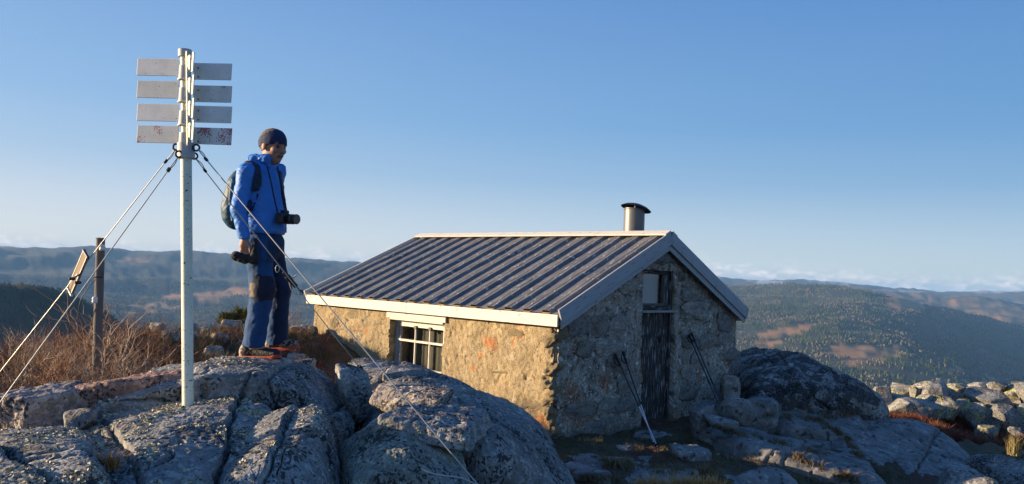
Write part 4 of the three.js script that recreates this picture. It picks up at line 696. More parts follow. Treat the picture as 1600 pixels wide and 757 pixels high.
// ---------------------------------------------------------------- the person, looking out to the right
{
  const D = 6.15, org = at(408, 561, D), man = thing('person', 'person in blue jacket and trousers standing on the rock, looking right', 'person', org);
  const q = (px, py, dz = 0) => { const p = at(px, py, D - dz).sub(org); return [p.x, p.y, p.z]; };
  const len = Math.hypot;
  const rc = (p, a, b, ra, rb) => { const bx = b[0] - a[0], by = b[1] - a[1], bz = b[2] - a[2], px = p[0] - a[0], py = p[1] - a[1], pz = p[2] - a[2], h = clamp((px * bx + py * by + pz * bz) / (bx * bx + by * by + bz * bz), 0, 1); return len(px - bx * h, py - by * h, pz - bz * h) - lerp(ra, rb, h); };
  const yaw = .36, cF = Math.cos(yaw), sF = Math.sin(yaw);
  const el = (p, c, r) => { const dx = p[0] - c[0], dy = p[1] - c[1], dz = p[2] - c[2], x = (dx * cF + dz * sF) / r[0], y = dy / r[1], z = (-dx * sF + dz * cF) / r[2], k0 = len(x, y, z), k1 = len(x / r[0], y / r[1], z / r[2]); return k1 < 1e-6 ? -Math.min(...r) : k0 * (k0 - 1) / k1; };
  const sm = (a, b, k) => { const h = Math.max(k - Math.abs(a - b), 0) / k; return Math.min(a, b) - h * h * k * .25; };
  const J = { neck: q(409, 262, 0), head: q(426, 230, .01), shN: q(386, 271, .17), shF: q(430, 268, -.16), elN: q(373, 326, .23), wrN: q(381, 373, .24), elF: q(425, 325, -.25), wrF: q(432, 366, -.2), hipN: q(403, 392, .085), hipF: q(422, 392, -.085), knN: q(410, 452, .11), knF: q(437, 450, -.09), anN: q(396, 541, .10), anF: q(431, 532, -.12) };
  // head in its own frame: x ahead, y up, z towards the viewer
  const hy = .52, hp = -.16, Fh = V(Math.cos(hy) * Math.cos(hp), Math.sin(hp), Math.sin(hy) * Math.cos(hp)), Rh = V(-Math.sin(hy), 0, Math.cos(hy)), Uh = new THREE.Vector3().crossVectors(Rh, Fh).negate().normalize(); if (Uh.y < 0) Uh.negate();
  const HS = 1.10, hl = (x, y, z) => { const dx = (x - J.head[0]) / HS, dy = (y - J.head[1]) / HS, dz = (z - J.head[2]) / HS; return [dx * Fh.x + dy * Fh.y + dz * Fh.z, dx * Uh.x + dy * Uh.y + dz * Uh.z, dx * Rh.x + dy * Rh.y + dz * Rh.z]; };
  const ell = (p, c, r) => { const x = (p[0] - c[0]) / r[0], y = (p[1] - c[1]) / r[1], z = (p[2] - c[2]) / r[2], k0 = len(x, y, z), k1 = len(x / r[0], y / r[1], z / r[2]); return k1 < 1e-6 ? -Math.min(...r) : k0 * (k0 - 1) / k1; };
  const skull = (p) => ell(p, [-.012, .035, 0], [.100, .092, .077]);
  const headF = (p) => {
    let d = skull(p); d = sm(d, ell(p, [.028, -.045, 0], [.066, .070, .058]), .03); d = sm(d, rc(p, [.055, -.098, 0], [.068, -.092, 0], .022, .020), .02);
    d = sm(d, rc(p, [.088, .022, 0], [.112, -.024, 0], .011, .0145), .014); d = sm(d, rc(p, [.076, .030, -.04], [.076, .030, .04], .014, .014), .018);
    for (const s of [-1, 1]) { d = sm(d, ell(p, [.062, -.018, s * .042], [.026, .02, .02]), .018); d = sm(d, ell(p, [-.006, -.006, s * .078], [.020, .032, .010]), .006); const e = len(p[0] - .098, p[1] - .008, p[2] - s * .031) - .017; d = -sm(-d, e, .012); }
    d = sm(d, rc(p, [.090, -.052, -.018], [.090, -.052, .018], .009, .009), .008); const m = rc(p, [.103, -.060, -.02], [.103, -.060, .02], .004, .004); d = -sm(-d, m, .008);
    return d;
  };
  const headW = (x, y, z) => Math.min(sm(headF(hl(x, y, z)) * HS, rc([x, y, z], J.neck, [J.head[0] - .012, J.head[1] - .06, J.head[2]], .062, .056), .03));
  // hand: palm, four bent fingers, thumb
  const W = J.wrN, hd = (dx, dy, dz) => [W[0] + dx, W[1] + dy, W[2] + dz];
  const fingers = [[-.012, .030], [.008, .034], [.027, .032], [.044, .024]].map(([x, l], i) => [hd(x - .004, -.092, .012 - i * .004), hd(x + .004, -.092 - l, .020 - i * .004), hd(x + .012, -.105 - l * 1.45, .004), .0098 - i * .0005]);
  const handF = (p) => {
    let d = rc(p, hd(.002, .02, 0), hd(.008, -.035, .004), .030, .030); d = sm(d, rc(p, hd(-.004, -.055, .006), hd(.036, -.060, 0), .024, .020), .03); d = sm(d, rc(p, hd(-.004, -.085, .010), hd(.036, -.084, .002), .015, .013), .02);
    for (const [a, b, c, r] of fingers) d = sm(d, Math.min(rc(p, a, b, r, r * .95), rc(p, b, c, r * .95, r * .75)), .006);
    d = sm(d, Math.min(rc(p, hd(.030, -.035, .012), hd(.056, -.065, .026), .014, .0115), rc(p, hd(.056, -.065, .026), hd(.060, -.098, .024), .0115, .009)), .012); return d;
  };
  const armB = (p) => Math.min(sm(rc(p, J.shN, J.elN, .05, .042), rc(p, J.elN, J.wrN, .042, .028), .03), sm(rc(p, J.shF, J.elF, .05, .042), rc(p, J.elF, J.wrF, .042, .028), .03));
  const legB = (p) => Math.min(sm(rc(p, J.hipN, J.knN, .08, .058), rc(p, J.knN, J.anN, .058, .042), .04), sm(rc(p, J.hipF, J.knF, .08, .058), rc(p, J.knF, J.anF, .058, .042), .04));
  const footB = (p) => Math.min(rc(p, J.anN, q(428, 555, .13), .036, .026), rc(p, J.anF, q(458, 546, -.1), .036, .026));
  const bodyF = (x, y, z) => { const p = [x, y, z]; let d = sm(el(p, q(408, 300, 0), [.115, .19, .165]), el(p, q(411, 360, 0), [.12, .17, .14]), .08); d = sm(d, armB(p), .04); d = sm(d, legB(p), .05); d = sm(d, footB(p), .03); d = sm(d, rc(p, J.neck, [J.head[0] - .012, J.head[1] - .06, J.head[2]], .062, .05), .04); return sm(d, rc(p, J.wrF, [J.wrF[0], J.wrF[1] - .12, J.wrF[2]], .03, .02), .02); };
  const skin = (x, y, z) => { const n = 1 + .12 * fbm3(x * 40, y * 40, z * 40, 2), h = hl(x, y, z); let c = [.40 * n, .205 * n, .135 * n]; if (h[1] > -.13) { const m = sstep(.016, .006, Math.abs(h[1] + .060)) * (h[0] > .08 ? 1 : 0) * (Math.abs(h[2]) < .026 ? 1 : 0); c = mix3(c, [.16, .06, .05], m); const b = sstep(.010, .004, Math.abs(h[1] - .034)) * (h[0] > .06 ? 1 : 0) * (Math.abs(h[2]) > .012 ? 1 : 0); c = mix3(c, [.10, .07, .05], .7 * b); const st = (h[1] < -.03 && h[0] > -.02) ? .25 : 0; c = mix3(c, [.22, .15, .12], st); } return c; };
  const Mv = (r, o = {}) => new THREE.MeshStandardMaterial({ vertexColors: true, roughness: r, ...o });
  const gb = fieldGeo(bodyF, [-.42, -.02, -.45], [.42, 1.52, .45], .0145, skin), lo = J.head;
  const gh = fieldGeo(headW, [lo[0] - .17, lo[1] - .20, lo[2] - .15], [lo[0] + .17, lo[1] + .18, lo[2] + .15], .0048, skin), gd = fieldGeo((x, y, z) => handF([x, y, z]), hd(-.06, -.20, -.06), hd(.10, .06, .08), .0042, skin);
  mesh('body', mergeGeometries([gb, gh, gd].map((g) => { const o = g.toNonIndexed(); return o; })), Mv(.6), man);
  for (const s of [-1, 1]) { const m = mesh('eye', new THREE.SphereGeometry(.0105 * HS, 12, 8), mat(.05, .035, .03, .2), man), c = [.083, .007, s * .031].map((v) => v * HS); m.position.set(J.head[0], J.head[1], J.head[2]).addScaledVector(Fh, c[0]).addScaledVector(Uh, c[1]).addScaledVector(Rh, c[2]); }
  const hairF = (x, y, z) => { const p = hl(x, y, z), n = .006 * fbm3(x * 60, y * 60, z * 60, 2); return Math.max(skull(p) * HS - .008 - n, (-.045 - p[1] + Math.max(0, p[0] + .02) * 1.4) * HS, (p[0] - .05) * HS, -(p[1] + .055 + p[0] * .2)); };
  mesh('hair', fieldGeo(hairF, [lo[0] - .17, lo[1] - .16, lo[2] - .14], [lo[0] + .17, lo[1] + .18, lo[2] + .14], .006, (x, y, z) => { const k = .8 + .7 * fbm3(x * 70, y * 70, z * 70, 2); return [.16 * k, .115 * k, .08 * k]; }), Mv(.8), man);
  const bandF = (x, y, z) => { const p = hl(x, y, z), n = .0015 * fbm3(x * 30, y * 30, z * 30, 2); return Math.max(skull(p) * HS - .013 - n, (.004 + .26 * p[0] - p[1]) * HS, (p[1] - .098 - .75 * p[0]) * HS); };
  mesh('headband', fieldGeo(bandF, [lo[0] - .17, lo[1] - .16, lo[2] - .14], [lo[0] + .17, lo[1] + .20, lo[2] + .14], .005, (x, y, z) => { const p = hl(x, y, z), pat = sstep(.1, .3, fbm3(x * 45, y * 45, z * 45, 2)) * sstep(.03, -.02, p[0]); return mix3([.012, .022, .075], [.10, .13, .20], .55 * pat); }), Mv(.85), man);
  // jacket
  const fold = (x, y, z) => .006 * fbm3(x * 6, y * 11, z * 6, 3) + .0045 * (1 - Math.abs(2 * fbm3(x * 9 + y * 7, y * 13 - x * 5, z * 9, 2))) + .003 * fbm3(x * 26, y * 34, z * 26, 2);
  const jackF = (x, y, z) => {
    const p = [x, y, z]; let t = sm(el(p, q(407, 296, 0), [.155, .205, .190]), el(p, q(411, 335, 0), [.168, .21, .175]), .08); t = sm(t, el(p, q(412, 356, 0), [.168, .14, .172]), .06);
    t = sm(t, rc(p, J.shN, J.shF, .085, .085), .06);
    let a = Math.min(sm(rc(p, J.shN, J.elN, .076, .062), rc(p, J.elN, J.wrN, .062, .045), .03), sm(rc(p, J.shF, J.elF, .08, .066), rc(p, J.elF, J.wrF, .066, .046), .03));
    const hem = q(411, 367, 0)[1] + .02 * (x - .03), cuff = q(381, 374, .24)[1]; t = Math.max(t, hem - y); a = Math.max(a, cuff - .004 - y);
    t = sm(t, a, .022); t = sm(t, rc(p, J.neck, q(414, 256, 0), .085, .075), .04); t = Math.max(t, y - q(412, 250, 0)[1]); return t + fold(x, y, z);
  };
  const jc = (x, y, z) => { const n = 1 + .1 * fbm3(x * 9, y * 9, z * 9, 2); return [.026 * n, .19 * n, .60 * n]; };
  M.nylon = Mv(.58);
  const jk = mesh('jacket', fieldGeo(jackF, [-.46, .72, -.46], [.46, 1.62, .46], .0115, jc), M.nylon, man);
  const hoodF = (x, y, z) => { const p = [x, y, z]; let d = sm(rc(p, q(396, 251, .05), q(417, 246, .09), .045, .036), rc(p, q(395, 252, -.05), q(398, 250, .06), .05, .05), .03); d = sm(d, rc(p, q(414, 250, .08), q(422, 262, .06), .034, .02), .03); return Math.max(d + .012 * fbm3(x * 16, y * 16, z * 16, 3), .0); };
  mesh('hood', fieldGeo((x, y, z) => { const p = [x, y, z]; let d = sm(rc(p, q(396, 252, .05), q(417, 247, .085), .046, .034), rc(p, q(396, 252, -.05), q(398, 251, .06), .05, .05), .03); d = sm(d, rc(p, q(413, 250, .08), q(421, 262, .055), .034, .02), .03); return d + .014 * fbm3(x * 15, y * 15, z * 15, 3); }, [-.25, 1.3, -.2], [.2, 1.7, .25], .0095, jc), M.nylon, man);
  mesh('zip', tubeGeo([q(431, 262, .06), q(439, 285, .05), q(445, 320, .05), q(447, 364, .05)].map((a) => V(...a)), .004, 24, 5), mat(.03, .08, .25, .5), jk);
  // trousers
  const trF = (x, y, z) => { const p = [x, y, z]; let t = el(p, q(412, 384, 0), [.150, .16, .165]); t = sm(t, Math.min(sm(rc(p, J.hipN, J.knN, .103, .088), rc(p, J.knN, q(396, 538, .10), .086, .083), .05), sm(rc(p, J.hipF, J.knF, .10, .080), rc(p, J.knF, q(432, 530, -.12), .080, .082), .05)), .035); t = Math.max(t, y - q(411, 358, 0)[1], q(397, 543, .1)[1] - y + .10 * Math.max(0, x - .0)); return t + .009 * fbm3(x * 9, y * 7, z * 9, 3) + .004 * fbm3(x * 26, y * 20, z * 26, 2); };
  const K1 = J.knN, K2 = J.knF, trC = (x, y, z, nx, ny, nz) => {
    const n = 1 + .12 * fbm3(x * 10, y * 10, z * 10, 2); let c = [.008 * n, .056 * n, .165 * n];
    const near = z > -.0; const K = near ? K1 : K2; const fy = y - K[1], fx = x - K[0];
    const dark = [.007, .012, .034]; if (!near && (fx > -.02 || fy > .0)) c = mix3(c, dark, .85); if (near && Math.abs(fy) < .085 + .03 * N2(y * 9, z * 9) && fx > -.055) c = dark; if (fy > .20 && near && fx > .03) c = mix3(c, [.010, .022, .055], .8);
    if (near && Math.abs(fy + .01) < .05 && Math.abs(fx + .062) < .022) c = [.22, .17, .12]; if (!near && Math.abs(fy) < .05 && fx < -.045) c = [.22, .17, .12];
    return c;
  };
  mesh('trousers', fieldGeo(trF, [-.4, -.02, -.4], [.4, 1.02, .4], .0115, trC), Mv(.85), man);
  // shoes
  const shoe = (h, t, cuff) => {
    const d = V(t[0] - h[0], 0, t[2] - h[2]), Lh = d.length(); d.normalize(); const sx = V(-d.z, 0, d.x), y0 = h[1];
    const loc = (x, y, z) => { const vx = x - h[0], vz = z - h[2]; return [vx * d.x + vz * d.z, y - y0 - (vx * d.x + vz * d.z) * (t[1] - h[1]) / Lh, vx * sx.x + vz * sx.z]; };
    const g = new THREE.Group(); g.name = 'shoe'; man.add(g); const lo2 = [Math.min(h[0], t[0]) - .09, y0 - .06, Math.min(h[2], t[2]) - .09], hi2 = [Math.max(h[0], t[0]) + .09, y0 + .20, Math.max(h[2], t[2]) + .09];
    const up = (x, y, z) => { const p = loc(x, y, z); let v = rc(p, [.05, .055, 0], [Lh - .045, .042, 0], .047, .040); v = sm(v, rc(p, [.06, .06, 0], [.075, .135, 0], .05, .048), .04); return Math.max(v, .022 - p[1]) + .003 * fbm3(x * 40, y * 40, z * 40, 2); };
    mesh('upper', fieldGeo(up, lo2, hi2, .006, (x, y, z) => { const p = loc(x, y, z); if (p[0] < .035 + .02 * N2(y * 30, z * 30) || p[1] > .125) return [.34, .26, .18]; if (sstep(.2, .3, Math.abs(N3(x * 22, y * 30, z * 22))) > .9 && cuff) return [.30, .22, .15]; return [.012, .012, .014]; }), Mv(.7), g);
    const so = (x, y, z) => { const p = loc(x, y, z), w = .040 + .010 * Math.sin(clamp(p[0] / Lh, 0, 1) * 3.1) + .006, k = rc([p[0], 0, p[2]], [.042, 0, 0], [Lh - .042, 0, 0], w, w), lift = .012 * sstep(Lh - .08, Lh, p[0]); return Math.max(k, Math.abs(p[1] - .013 - lift - .006 * sstep(.09, .0, p[0])) - (.014 + .008 * sstep(.1, .0, p[0]))); };
    mesh('sole', fieldGeo(so, lo2, hi2, .006), mat(.44, .055, .03, .6), g); 
  };
  shoe(q(375, 561, .06), q(437, 562.5, .16), false); shoe(q(413, 549, -.14), q(466, 547, -.09), true);

  // backpack (a thing of its own, worn)
  const bp = thing('backpack', 'dark teal backpack on the back of the person', 'backpack', org);
  const bpF = (x, y, z) => { const p = [x, y, z]; let d = el(p, q(375, 309, .0), [.105, .225, .14]); d = sm(d, el(p, q(370, 330, .0), [.105, .15, .135]), .05); d = Math.max(d, -(jackF(x, y, z) - .002)); return d + .006 * fbm3(x * 14, y * 14, z * 14, 3); };
  mesh('pack_body', fieldGeo(bpF, [-.45, .92, -.25], [.0, 1.56, .25], .0105, (x, y, z) => { const s = Math.abs(z - .06 * Math.sin(y * 9)) < .012 ? 1.8 : 1; return [.010 * s, .070 * s, .115 * s]; }), Mv(.6), bp);
  for (const s of [1, -1]) {
    const pts = s > 0 ? [q(377, 275, .15), q(388, 256, .15), q(399, 262, .17), q(402, 285, .2), q(400, 305, .22), q(391, 328, .22)] : [q(404, 270, -.15), q(420, 258, -.13), q(436, 275, -.05), q(442, 300, -.02), q(440, 325, -.02)];
    const chain = (p) => { let d = 9; for (let i = 0; i < pts.length - 1; i++) d = Math.min(d, rc(p, pts[i], pts[i + 1], .036, .036)); return d; };
    mesh('shoulder_strap', fieldGeo((x, y, z) => Math.max(chain([x, y, z]), jackF(x, y, z) - .012, -(jackF(x, y, z) + .006)), [-.3, 1.02, -.3], [.3, 1.62, .36], .0085, () => [.006, .022, .06]), Mv(.7), bp);
  }
  mesh('haul_loop', tubeGeo([q(385, 262, .02), q(379, 258, 0), q(380, 268, -.02)].map((a) => V(...a)), .006, 10, 5), mat(.01, .02, .03, .8), bp);
  mesh('side_webbing', tubeGeo([q(362, 280, .13), q(358, 312, .14), q(362, 345, .12)].map((a) => V(...a)), .006, 14, 5), mat(.35, .36, .36, .7), bp);

  // camera hanging at the chest
  const cc = q(444, 342, .12), cam = thing('hanging_camera', 'black camera hanging on a strap at the chest of the person', 'camera', V(...cc).add(org)); cam.rotation.y = -.55; 
  const bodyC = merged([new RoundedBoxGeometry(.075, .078, .135, 3, .012), new RoundedBoxGeometry(.05, .03, .055, 2, .01).translate(0, .05, 0), new RoundedBoxGeometry(.04, .07, .035, 2, .012).translate(.03, -.005, .055)]); mesh('camera_body', bodyC, mat(.018, .018, .02, .5), cam);
  mesh('lens', merged([new THREE.CylinderGeometry(.035, .037, .05, 28).rotateZ(-Math.PI / 2).translate(.06, -.004, -.01), new THREE.CylinderGeometry(.039, .036, .045, 28, 1).rotateZ(-Math.PI / 2).translate(.10, -.004, -.01)]), mat(.022, .022, .024, .35), cam); mesh('lens_ring', new THREE.TorusGeometry(.037, .003, 8, 28).rotateY(Math.PI / 2).translate(.082, -.004, -.01), M.steel, cam); mesh('lens_glass', new THREE.CircleGeometry(.03, 24).rotateY(Math.PI / 2).translate(.124, -.004, -.01), mat(.01, .012, .02, .05), cam);
  const inC = (a) => V(...a).sub(V(...cc)).applyAxisAngle(V(0, 1, 0), .55);
  for (const pts of [[q(417, 260, .13), q(423, 285, .18), q(428, 310, .19), q(434, 336, .17)], [q(433, 260, .07), q(439, 290, .10), q(444, 312, .12), q(448, 332, .11)]]) mesh('neck_strap', tubeGeo(pts.map(inC), .006, 20, 6), mat(.012, .012, .014, .8), cam);
  // dark bundle in the hand
  const hb = thing('held_bundle', 'small black bundle gripped in the lowered hand', 'bundle', org), h1 = q(376, 402, .25), h2 = q(397, 396, .27);
  mesh('roll', fieldGeo((x, y, z) => rc([x, y, z], q(368, 400, .25), q(383, 405, .245), .036, .040) + .008 * fbm3(x * 22, y * 22, z * 22, 3), [h1[0] - .12, h1[1] - .12, h1[2] - .12], [h1[0] + .12, h1[1] + .12, h1[2] + .12], .007), mat(.012, .012, .014, .85), hb);
  mesh('flap', fieldGeo((x, y, z) => sm(rc([x, y, z], q(399, 376, .26), q(397, 405, .25), .018, .034), rc([x, y, z], q(385, 404, .245), q(397, 406, .25), .03, .03), .03) + .006 * fbm3(x * 22, y * 22, z * 22, 3), [h2[0] - .14, h2[1] - .12, h2[2] - .12], [h2[0] + .1, h2[1] + .14, h2[2] + .1], .007), mat(.014, .015, .02, .85), hb);
}

// ---------------------------------------------------------------- trekking poles leaning on the gable
function trekkingPole(label, grip, tip, lower) {
  const t = thing('trekking_pole', label, 'trekking pole', tip, 'trekking poles leaning on the gable'), d = grip.clone().sub(tip), L = d.length(); d.normalize(); const P = (s) => d.clone().multiplyScalar(s);
  mesh('upper_shaft', rodGeo(P(L * .46), P(L - .1), .0085, .0085, 10), mat(.025, .027, .035, .35), t); mesh('lower_shaft', rodGeo(P(.04), P(L * .47), .0062, .0075, 10), lower, t); mesh('tip', rodGeo(P(0), P(.05), .003, .006, 8), M.steel, t);
  const bk = mesh('basket', new THREE.CylinderGeometry(.026, .012, .014, 16), mat(.02, .02, .02, .6), t); bk.position.copy(P(.06)); bk.quaternion.setFromUnitVectors(V(0, 1, 0), d);
  const g = mesh('grip', new THREE.LatheGeometry([[0, -.14], [.012, -.14], [.014, -.10], [.0125, -.06], [.017, -.02], [.018, .0], [.013, .018], [0, .022]].map(([x, y]) => new THREE.Vector2(x, y)), 16), mat(.012, .012, .014, .8), t); g.position.copy(P(L)); g.quaternion.setFromUnitVectors(V(0, 1, 0), d);
  mesh('wrist_strap', tubeGeo([V(0, -.005, .015), V(-.04, -.05, .03), V(-.045, -.12, .03), V(-.02, -.15, .025), V(-.012, -.06, .02)], .0065, 24, 5), mat(.012, .012, .015, .85), g);
  const lk = mesh('lock', rodGeo(P(L * .44), P(L * .49), .011, .011, 10), mat(.02, .02, .025, .5), t); return t;
}
const silver = mat(.66, .66, .68, .35), darkShaft = mat(.035, .045, .075, .3);
trekkingPole('trekking pole with white lower shaft, its grip farthest from the door', at(962, 556, 9.18), at(1030, 704, 8.55), silver);
trekkingPole('trekking pole with white lower shaft, its grip nearer the door', at(974, 552, 9.22), at(1025, 702, 8.58), silver);
trekkingPole('dark trekking pole right of the door, the upper of the pair', at(1081, 522, 10.4), at(1143, 668, 9.35), darkShaft);
trekkingPole('dark trekking pole right of the door, the lower of the pair', at(1077, 525, 10.38), at(1139, 669, 9.3), darkShaft);

// ---------------------------------------------------------------- vegetation
function twigGeo(seed, h, stems, spread) {
  const R = seeded(seed), parts = [];
  const branch = (p, dir, len, r, lv) => {
    const pts = [p.clone()], n = lv ? 4 : 6; let d = dir.clone(), c = p.clone();
    for (let i = 0; i < n; i++) { d.add(V((R() - .5) * 1.1, (R() - .45) * .5, (R() - .5) * 1.1)).normalize(); c = c.clone().addScaledVector(d, len / n); pts.push(c); if (lv < 2 && i > 0 && R() < (lv ? .55 : .85)) branch(c, d.clone().add(V((R() - .5) * 1.6, R() * .5, (R() - .5) * 1.6)).normalize(), len * (.3 + .3 * R()), r * .6, lv + 1); }
    for (let i = 0; i < n; i++) { const a = pts[i], b = pts[i + 1], g = new THREE.CylinderGeometry(r * (1 - (i + 1) / n * .75), r * (1 - i / n * .75), a.distanceTo(b), 3, 1, true); g.applyQuaternion(new THREE.Quaternion().setFromUnitVectors(V(0, 1, 0), b.clone().sub(a).normalize())); g.translate((a.x + b.x) / 2, (a.y + b.y) / 2, (a.z + b.z) / 2); parts.push(g); }
  };
  for (let i = 0; i < stems; i++) { const a = R() * 6.28; branch(V(Math.cos(a) * .04 * R(), 0, Math.sin(a) * .04 * R()), V(Math.cos(a) * spread * R(), 1, Math.sin(a) * spread * R()).normalize(), h * (.65 + .45 * R()), .0055 + .004 * h, 0); }
  return merged(parts);
}
const twigMats = [mat(.23, .12, .08, .9), mat(.15, .085, .06, .9), mat(.34, .26, .20, .9), mat(.27, .14, .07, .9)];
{
  const vars = [twigGeo(1, .5, 5, .8), twigGeo(2, .62, 5, .7), twigGeo(3, .4, 6, 1), twigGeo(4, .75, 4, .6), twigGeo(5, .55, 6, .9)], R = seeded(321);
  const put = (px, d, k, v, m, label, group) => { const p = at(px, 500, d), o = mesh('bare_shrub', vars[v], twigMats[m]); o.position.set(p.x, ground(p.x, p.z) - .03, p.z); o.scale.setScalar(k); o.rotation.y = R() * 6.28; return tag(o, label, 'shrub', group); };
  for (let i = 0; i < 200; i++) { const px = -60 + 320 * Math.pow(R(), .9), d = 5.4 + 4.4 * R(); put(px, d, .38 + .42 * R() * R(), Math.floor(R() * 5), Math.floor(R() * 4), 'leafless brown dwarf birch on the slope left of the pole', 'dwarf birches on the slope'); }
  for (let i = 0; i < 26; i++) put(240 + 240 * R(), 8.5 + 3.4 * R(), .3 + .25 * R(), Math.floor(R() * 5), Math.floor(R() * 4), 'low leafless shrub on the crest behind the person', 'low shrubs on the crest');
  for (let i = 0; i < 16; i++) put(-20 + 270 * R(), 6 + 2.6 * R(), .72 + .3 * R(), Math.floor(R() * 5), 2 + (i % 2), 'tall bare pale-twigged birch rising above the brown shrubs', 'tall twiggy birches'); put(186, 7.3, .95, 3, 2, 'tall crooked grey shrub right beside the timber post'); put(30, 6.4, .8, 1, 2, 'tall pale twiggy shrub nearest the left edge');
}
// low growth in one mass: stems and blades
function bladeTuft(seed, n, h, lean, w) {
  const R = seeded(seed), P = [], I = [];
  for (let i = 0; i < n; i++) {
    const a = R() * 6.28, b = R() * 6.28, r = .05 * R(), hh = h * (.5 + .6 * R()), l = lean * R(), x = Math.cos(a) * r, z = Math.sin(a) * r, dx = Math.cos(b) * l * hh, dz = Math.sin(b) * l * hh, wx = -Math.sin(b) * w, wz = Math.cos(b) * w, o = P.length / 3;
    P.push(x - wx, 0, z - wz, x + wx, 0, z + wz, x + dx * .4 - wx * .7, hh * .6, z + dz * .4 - wz * .7, x + dx * .4 + wx * .7, hh * .6, z + dz * .4 + wz * .7, x + dx, hh * .95, z + dz); I.push(o, o + 1, o + 2, o + 1, o + 3, o + 2, o + 2, o + 3, o + 4);
  }
  const g = new THREE.BufferGeometry(); g.setAttribute('position', new THREE.Float32BufferAttribute(P, 3)); g.setIndex(I); g.computeVertexNormals(); return g;
}
function carpet(name, label, cat, geo, spots, colors, s0, s1, seed) {
  const R = seeded(seed), im = new THREE.InstancedMesh(geo, new THREE.MeshStandardMaterial({ roughness: .95 }), spots.length), m = new THREE.Matrix4(), q = new THREE.Quaternion(), c = new THREE.Color();
  spots.forEach(([x, z], i) => { q.setFromEuler(new THREE.Euler((R() - .5) * .4, R() * 6.28, (R() - .5) * .4)); const s = lerp(s0, s1, R()); m.compose(V(x, ground(x, z) - .01, z), q, V(s, s * (.7 + .6 * R()), s)); im.setMatrixAt(i, m); const zone = fbm2(x * .9 + 3, z * .9, 3) * 1.6 + .5, k = colors[clamp(Math.floor((R() * .6 + zone * .7 - .15) * colors.length), 0, colors.length - 1)], b = .75 + .5 * R(); im.setColorAt(i, c.setRGB(k[0] * b, k[1] * b, k[2] * b)); });
  im.name = numbered(name); im.castShadow = im.receiveShadow = true; scene.add(im); return tag(im, label, cat, null, 'stuff');
}
{
  const R = seeded(99), spots = [], heather = [], grass = [];
  for (let i = 0; i < 8000; i++) { const px = -120 + 640 * R(), d = 4.6 + 8.6 * R() * (.4 + .6 * R()), p = at(px, 500, d); if (fbm2(p.x * 1.1 + 8, p.z * 1.1, 3) > -.28) spots.push([p.x, p.z]); }
  for (let i = 0; i < 5200; i++) { const px = 1330 + 330 * R(), d = 13.2 + 4.5 * R(), p = at(px, 600, d); if (fbm2(p.x * .8 + 18, p.z * .8, 3) > -.15) heather.push([p.x, p.z]); }
  for (let i = 0; i < 2600; i++) { const px = 860 + 560 * R(), d = 6.2 + 5 * R(), p = at(px, 600, d); const lx = (p.x - .523) * Math.cos(.8238) - (p.z + 8.48) * Math.sin(.8238), lz = (p.x - .523) * Math.sin(.8238) + (p.z + 8.48) * Math.cos(.8238); if (lz > .12 && fbm2(p.x * 1.3 + 28, p.z * 1.3, 3) > .0) grass.push([p.x, p.z]); }
  carpet('heath_cover', 'brown heath of low stems and dry grass on the slope', 'heath', bladeTuft(3, 16, .17, 1.0, .0042), spots, [[.12, .115, .04], [.17, .10, .05], [.27, .12, .055], [.24, .09, .05], [.20, .085, .05], [.34, .20, .085], [.42, .30, .13]], .45, 1.0, 5);
  carpet('heather', 'red brown heather in front of the sunlit boulders', 'heather', bladeTuft(4, 22, .15, 1.1, .005), heather, [[.19, .055, .03], [.13, .04, .025], [.22, .09, .04]], .7, 1.3, 6);
  carpet('turf', 'short dry turf between the rocks before the gable', 'grass', bladeTuft(6, 18, .05, 1.5, .0025), grass, [[.16, .12, .05], [.12, .11, .045], [.20, .14, .06]], .6, 1.3, 7);
  const tuft = (label, px, py, d, n, h, lean, k, col) => { const p = at(px, py, d), m = mesh('grass_tuft', bladeTuft(Math.floor(px), n, h, lean, .0022), mat(...col, .9)); m.position.set(p.x, p.y, p.z); m.scale.set(k, 1, k); return tag(m, label, 'grass'); };
  for (let i = 0; i < 7; i++) tuft(['sunlit golden grass at the lower edge, first tuft from the hut corner', 'sunlit golden grass at the lower edge, second tuft from the hut corner', 'sunlit golden grass at the lower edge, third tuft from the hut corner', 'sunlit golden grass at the lower edge, fourth tuft from the hut corner', 'sunlit golden grass at the lower edge, fifth tuft from the hut corner', 'sunlit golden grass at the lower edge, sixth tuft from the hut corner', 'sunlit golden grass at the lower edge, last tuft from the hut corner'][i], 1000 + i * 20, 768 - 4 * R(), 5.9 + .2 * R(), 110, .11, 1.1, 1.5, [.46, .28, .10]);
  tuft('pale grass clump beside the corner boulder on the right', 1585, 712, 8.2, 120, .22, .7, 1.3, [.30, .24, .10]);
}
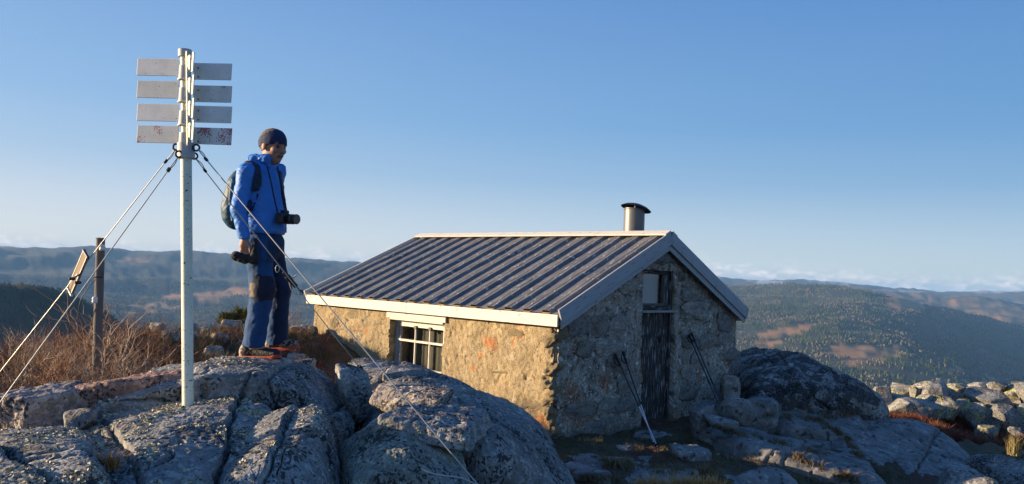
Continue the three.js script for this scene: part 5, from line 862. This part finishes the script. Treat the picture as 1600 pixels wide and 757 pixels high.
{ // juniper and the tiny spruce
  const needle = (seed, w, h, n, col, label, name, cat, pos) => {
    const R = seeded(seed), P = [], I = [], t = thing(name, label, cat, pos);
    for (let i = 0; i < n; i++) { const cl = i % 13, cx = (((cl * 7) % 13) / 12 - .5) * 2, ch = h * (.35 + .65 * ((cl * 5) % 13) / 12) * (1 - .55 * cx * cx), a = R() * 6.28, tt = R(), r = Math.sqrt(R()) * (1 - tt * .8), y = ch * tt, c = V(cx * w + Math.cos(a) * r * w * .35, y, Math.sin(a) * r * w * .5 + (cl % 3 - 1) * w * .3), dd = V(Math.cos(a) * r + (R() - .5), .9 * R() + .2, Math.sin(a) * r + (R() - .5)).normalize(), s = V(R() - .5, R() - .5, R() - .5).cross(dd).normalize().multiplyScalar(.006), o = P.length / 3, e = c.clone().addScaledVector(dd, .05 + .05 * R()); P.push(...c.clone().sub(s), ...c.clone().add(s), ...e); I.push(o, o + 1, o + 2); }
    const g = new THREE.BufferGeometry(); g.setAttribute('position', new THREE.Float32BufferAttribute(P, 3)); g.setIndex(I); g.computeVertexNormals(); mesh('foliage', g, mat(...col, .9), t); mesh('stem', twigGeo(seed + 5, h * .9, 6, 1.2), twigMats[1], t); return t;
  };
  const p = at(373, 507, 12.6); needle(41, .27, .27, 4200, [.105, .115, .025], 'low yellow-green juniper bush behind the legs of the person', 'juniper_bush', 'bush', V(p.x, p.y, p.z));
  const q2 = at(1180, 556, 13.2), sp = thing('young_spruce', 'tiny young spruce peeping over the big dark boulder', 'tree', V(q2.x, q2.y - .45, q2.z)); mesh('trunk', rodGeo(V(0, 0, 0), V(0, .62, 0), .02, .006), twigMats[1], sp);
  const cones = []; for (let k = 0; k < 7; k++) for (let j = 0; j < 7; j++) { const a = j * .9 + k, L = .15 * (1 - k / 8); const g = new THREE.ConeGeometry(.022, L, 4).rotateZ(-Math.PI / 2 - .3).translate(L / 2, 0, 0).rotateY(a).translate(0, .2 + k * .06, 0); cones.push(g); } mesh('crown', merged(cones), mat(.05, .065, .03, .95), sp);
}

{ // dry grass rooted in the cracks between the rocks
  const ray = new THREE.Raycaster(), R = seeded(1234), list = [];
  const root = (px, py) => { const o = V(0, EYE, 0), d = at(px, py, 1).sub(o).normalize(); ray.set(o, d); ray.far = 30; const h = ray.intersectObjects(rocks, false)[0]; let t = h ? h.distance : 1e9; for (let q = 3; q < Math.min(t, 25); q += .04) { const p = o.clone().addScaledVector(d, q); if (p.y < ground(p.x, p.z)) { t = q; break; } } return t < 28 ? o.addScaledVector(d, t) : null; };
  { const p = root(172, 734), m = mesh('grass_tuft', bladeTuft(172, 130, .10, 1.5, .002), mat(.42, .23, .08, .9)); m.position.copy(p); tag(m, 'golden grass tuft in the hollow of the lower left slab', 'grass'); }
  for (const [path, n, j] of [[[[1180, 648], [1260, 656], [1330, 650]], 26, 7], [[[1290, 664], [1325, 688], [1345, 720]], 26, 6], [[[1120, 672], [1200, 690], [1290, 712]], 26, 5], [[[1240, 712], [1300, 745], [1340, 752]], 24, 8], [[[930, 720], [1000, 735], [1120, 745]], 30, 12], [[[1560, 705], [1598, 716]], 14, 5], [[[905, 748], [960, 752]], 10, 6]])
    for (let i = 0; i < n; i++) { const t = R() * (path.length - 1), k = Math.min(Math.floor(t), path.length - 2), f = t - k, p = root(lerp(path[k][0], path[k + 1][0], f) + (R() - .5) * j, lerp(path[k][1], path[k + 1][1], f) + (R() - .5) * j); if (p) list.push(p); }
  const im = new THREE.InstancedMesh(bladeTuft(9, 26, .07, 1.3, .0024), new THREE.MeshStandardMaterial({ roughness: .95 }), list.length), m = new THREE.Matrix4(), q = new THREE.Quaternion(), c = new THREE.Color();
  list.forEach((p, i) => { q.setFromAxisAngle(V(0, 1, 0), R() * 6.28); const s = .6 + .8 * R(); m.compose(p.add(V(0, -.01, 0)), q, V(s * 1.3, s, s * 1.3)); im.setMatrixAt(i, m); const b = .8 + .5 * R(); im.setColorAt(i, c.setRGB(.17 * b, .115 * b, .05 * b)); });
  im.name = 'crack_grass'; im.castShadow = im.receiveShadow = true; scene.add(im); tag(im, 'dry brown grass rooted in the cracks of the shaded rocks', 'grass', null, 'stuff');
}
renderer.render(scene, camera);
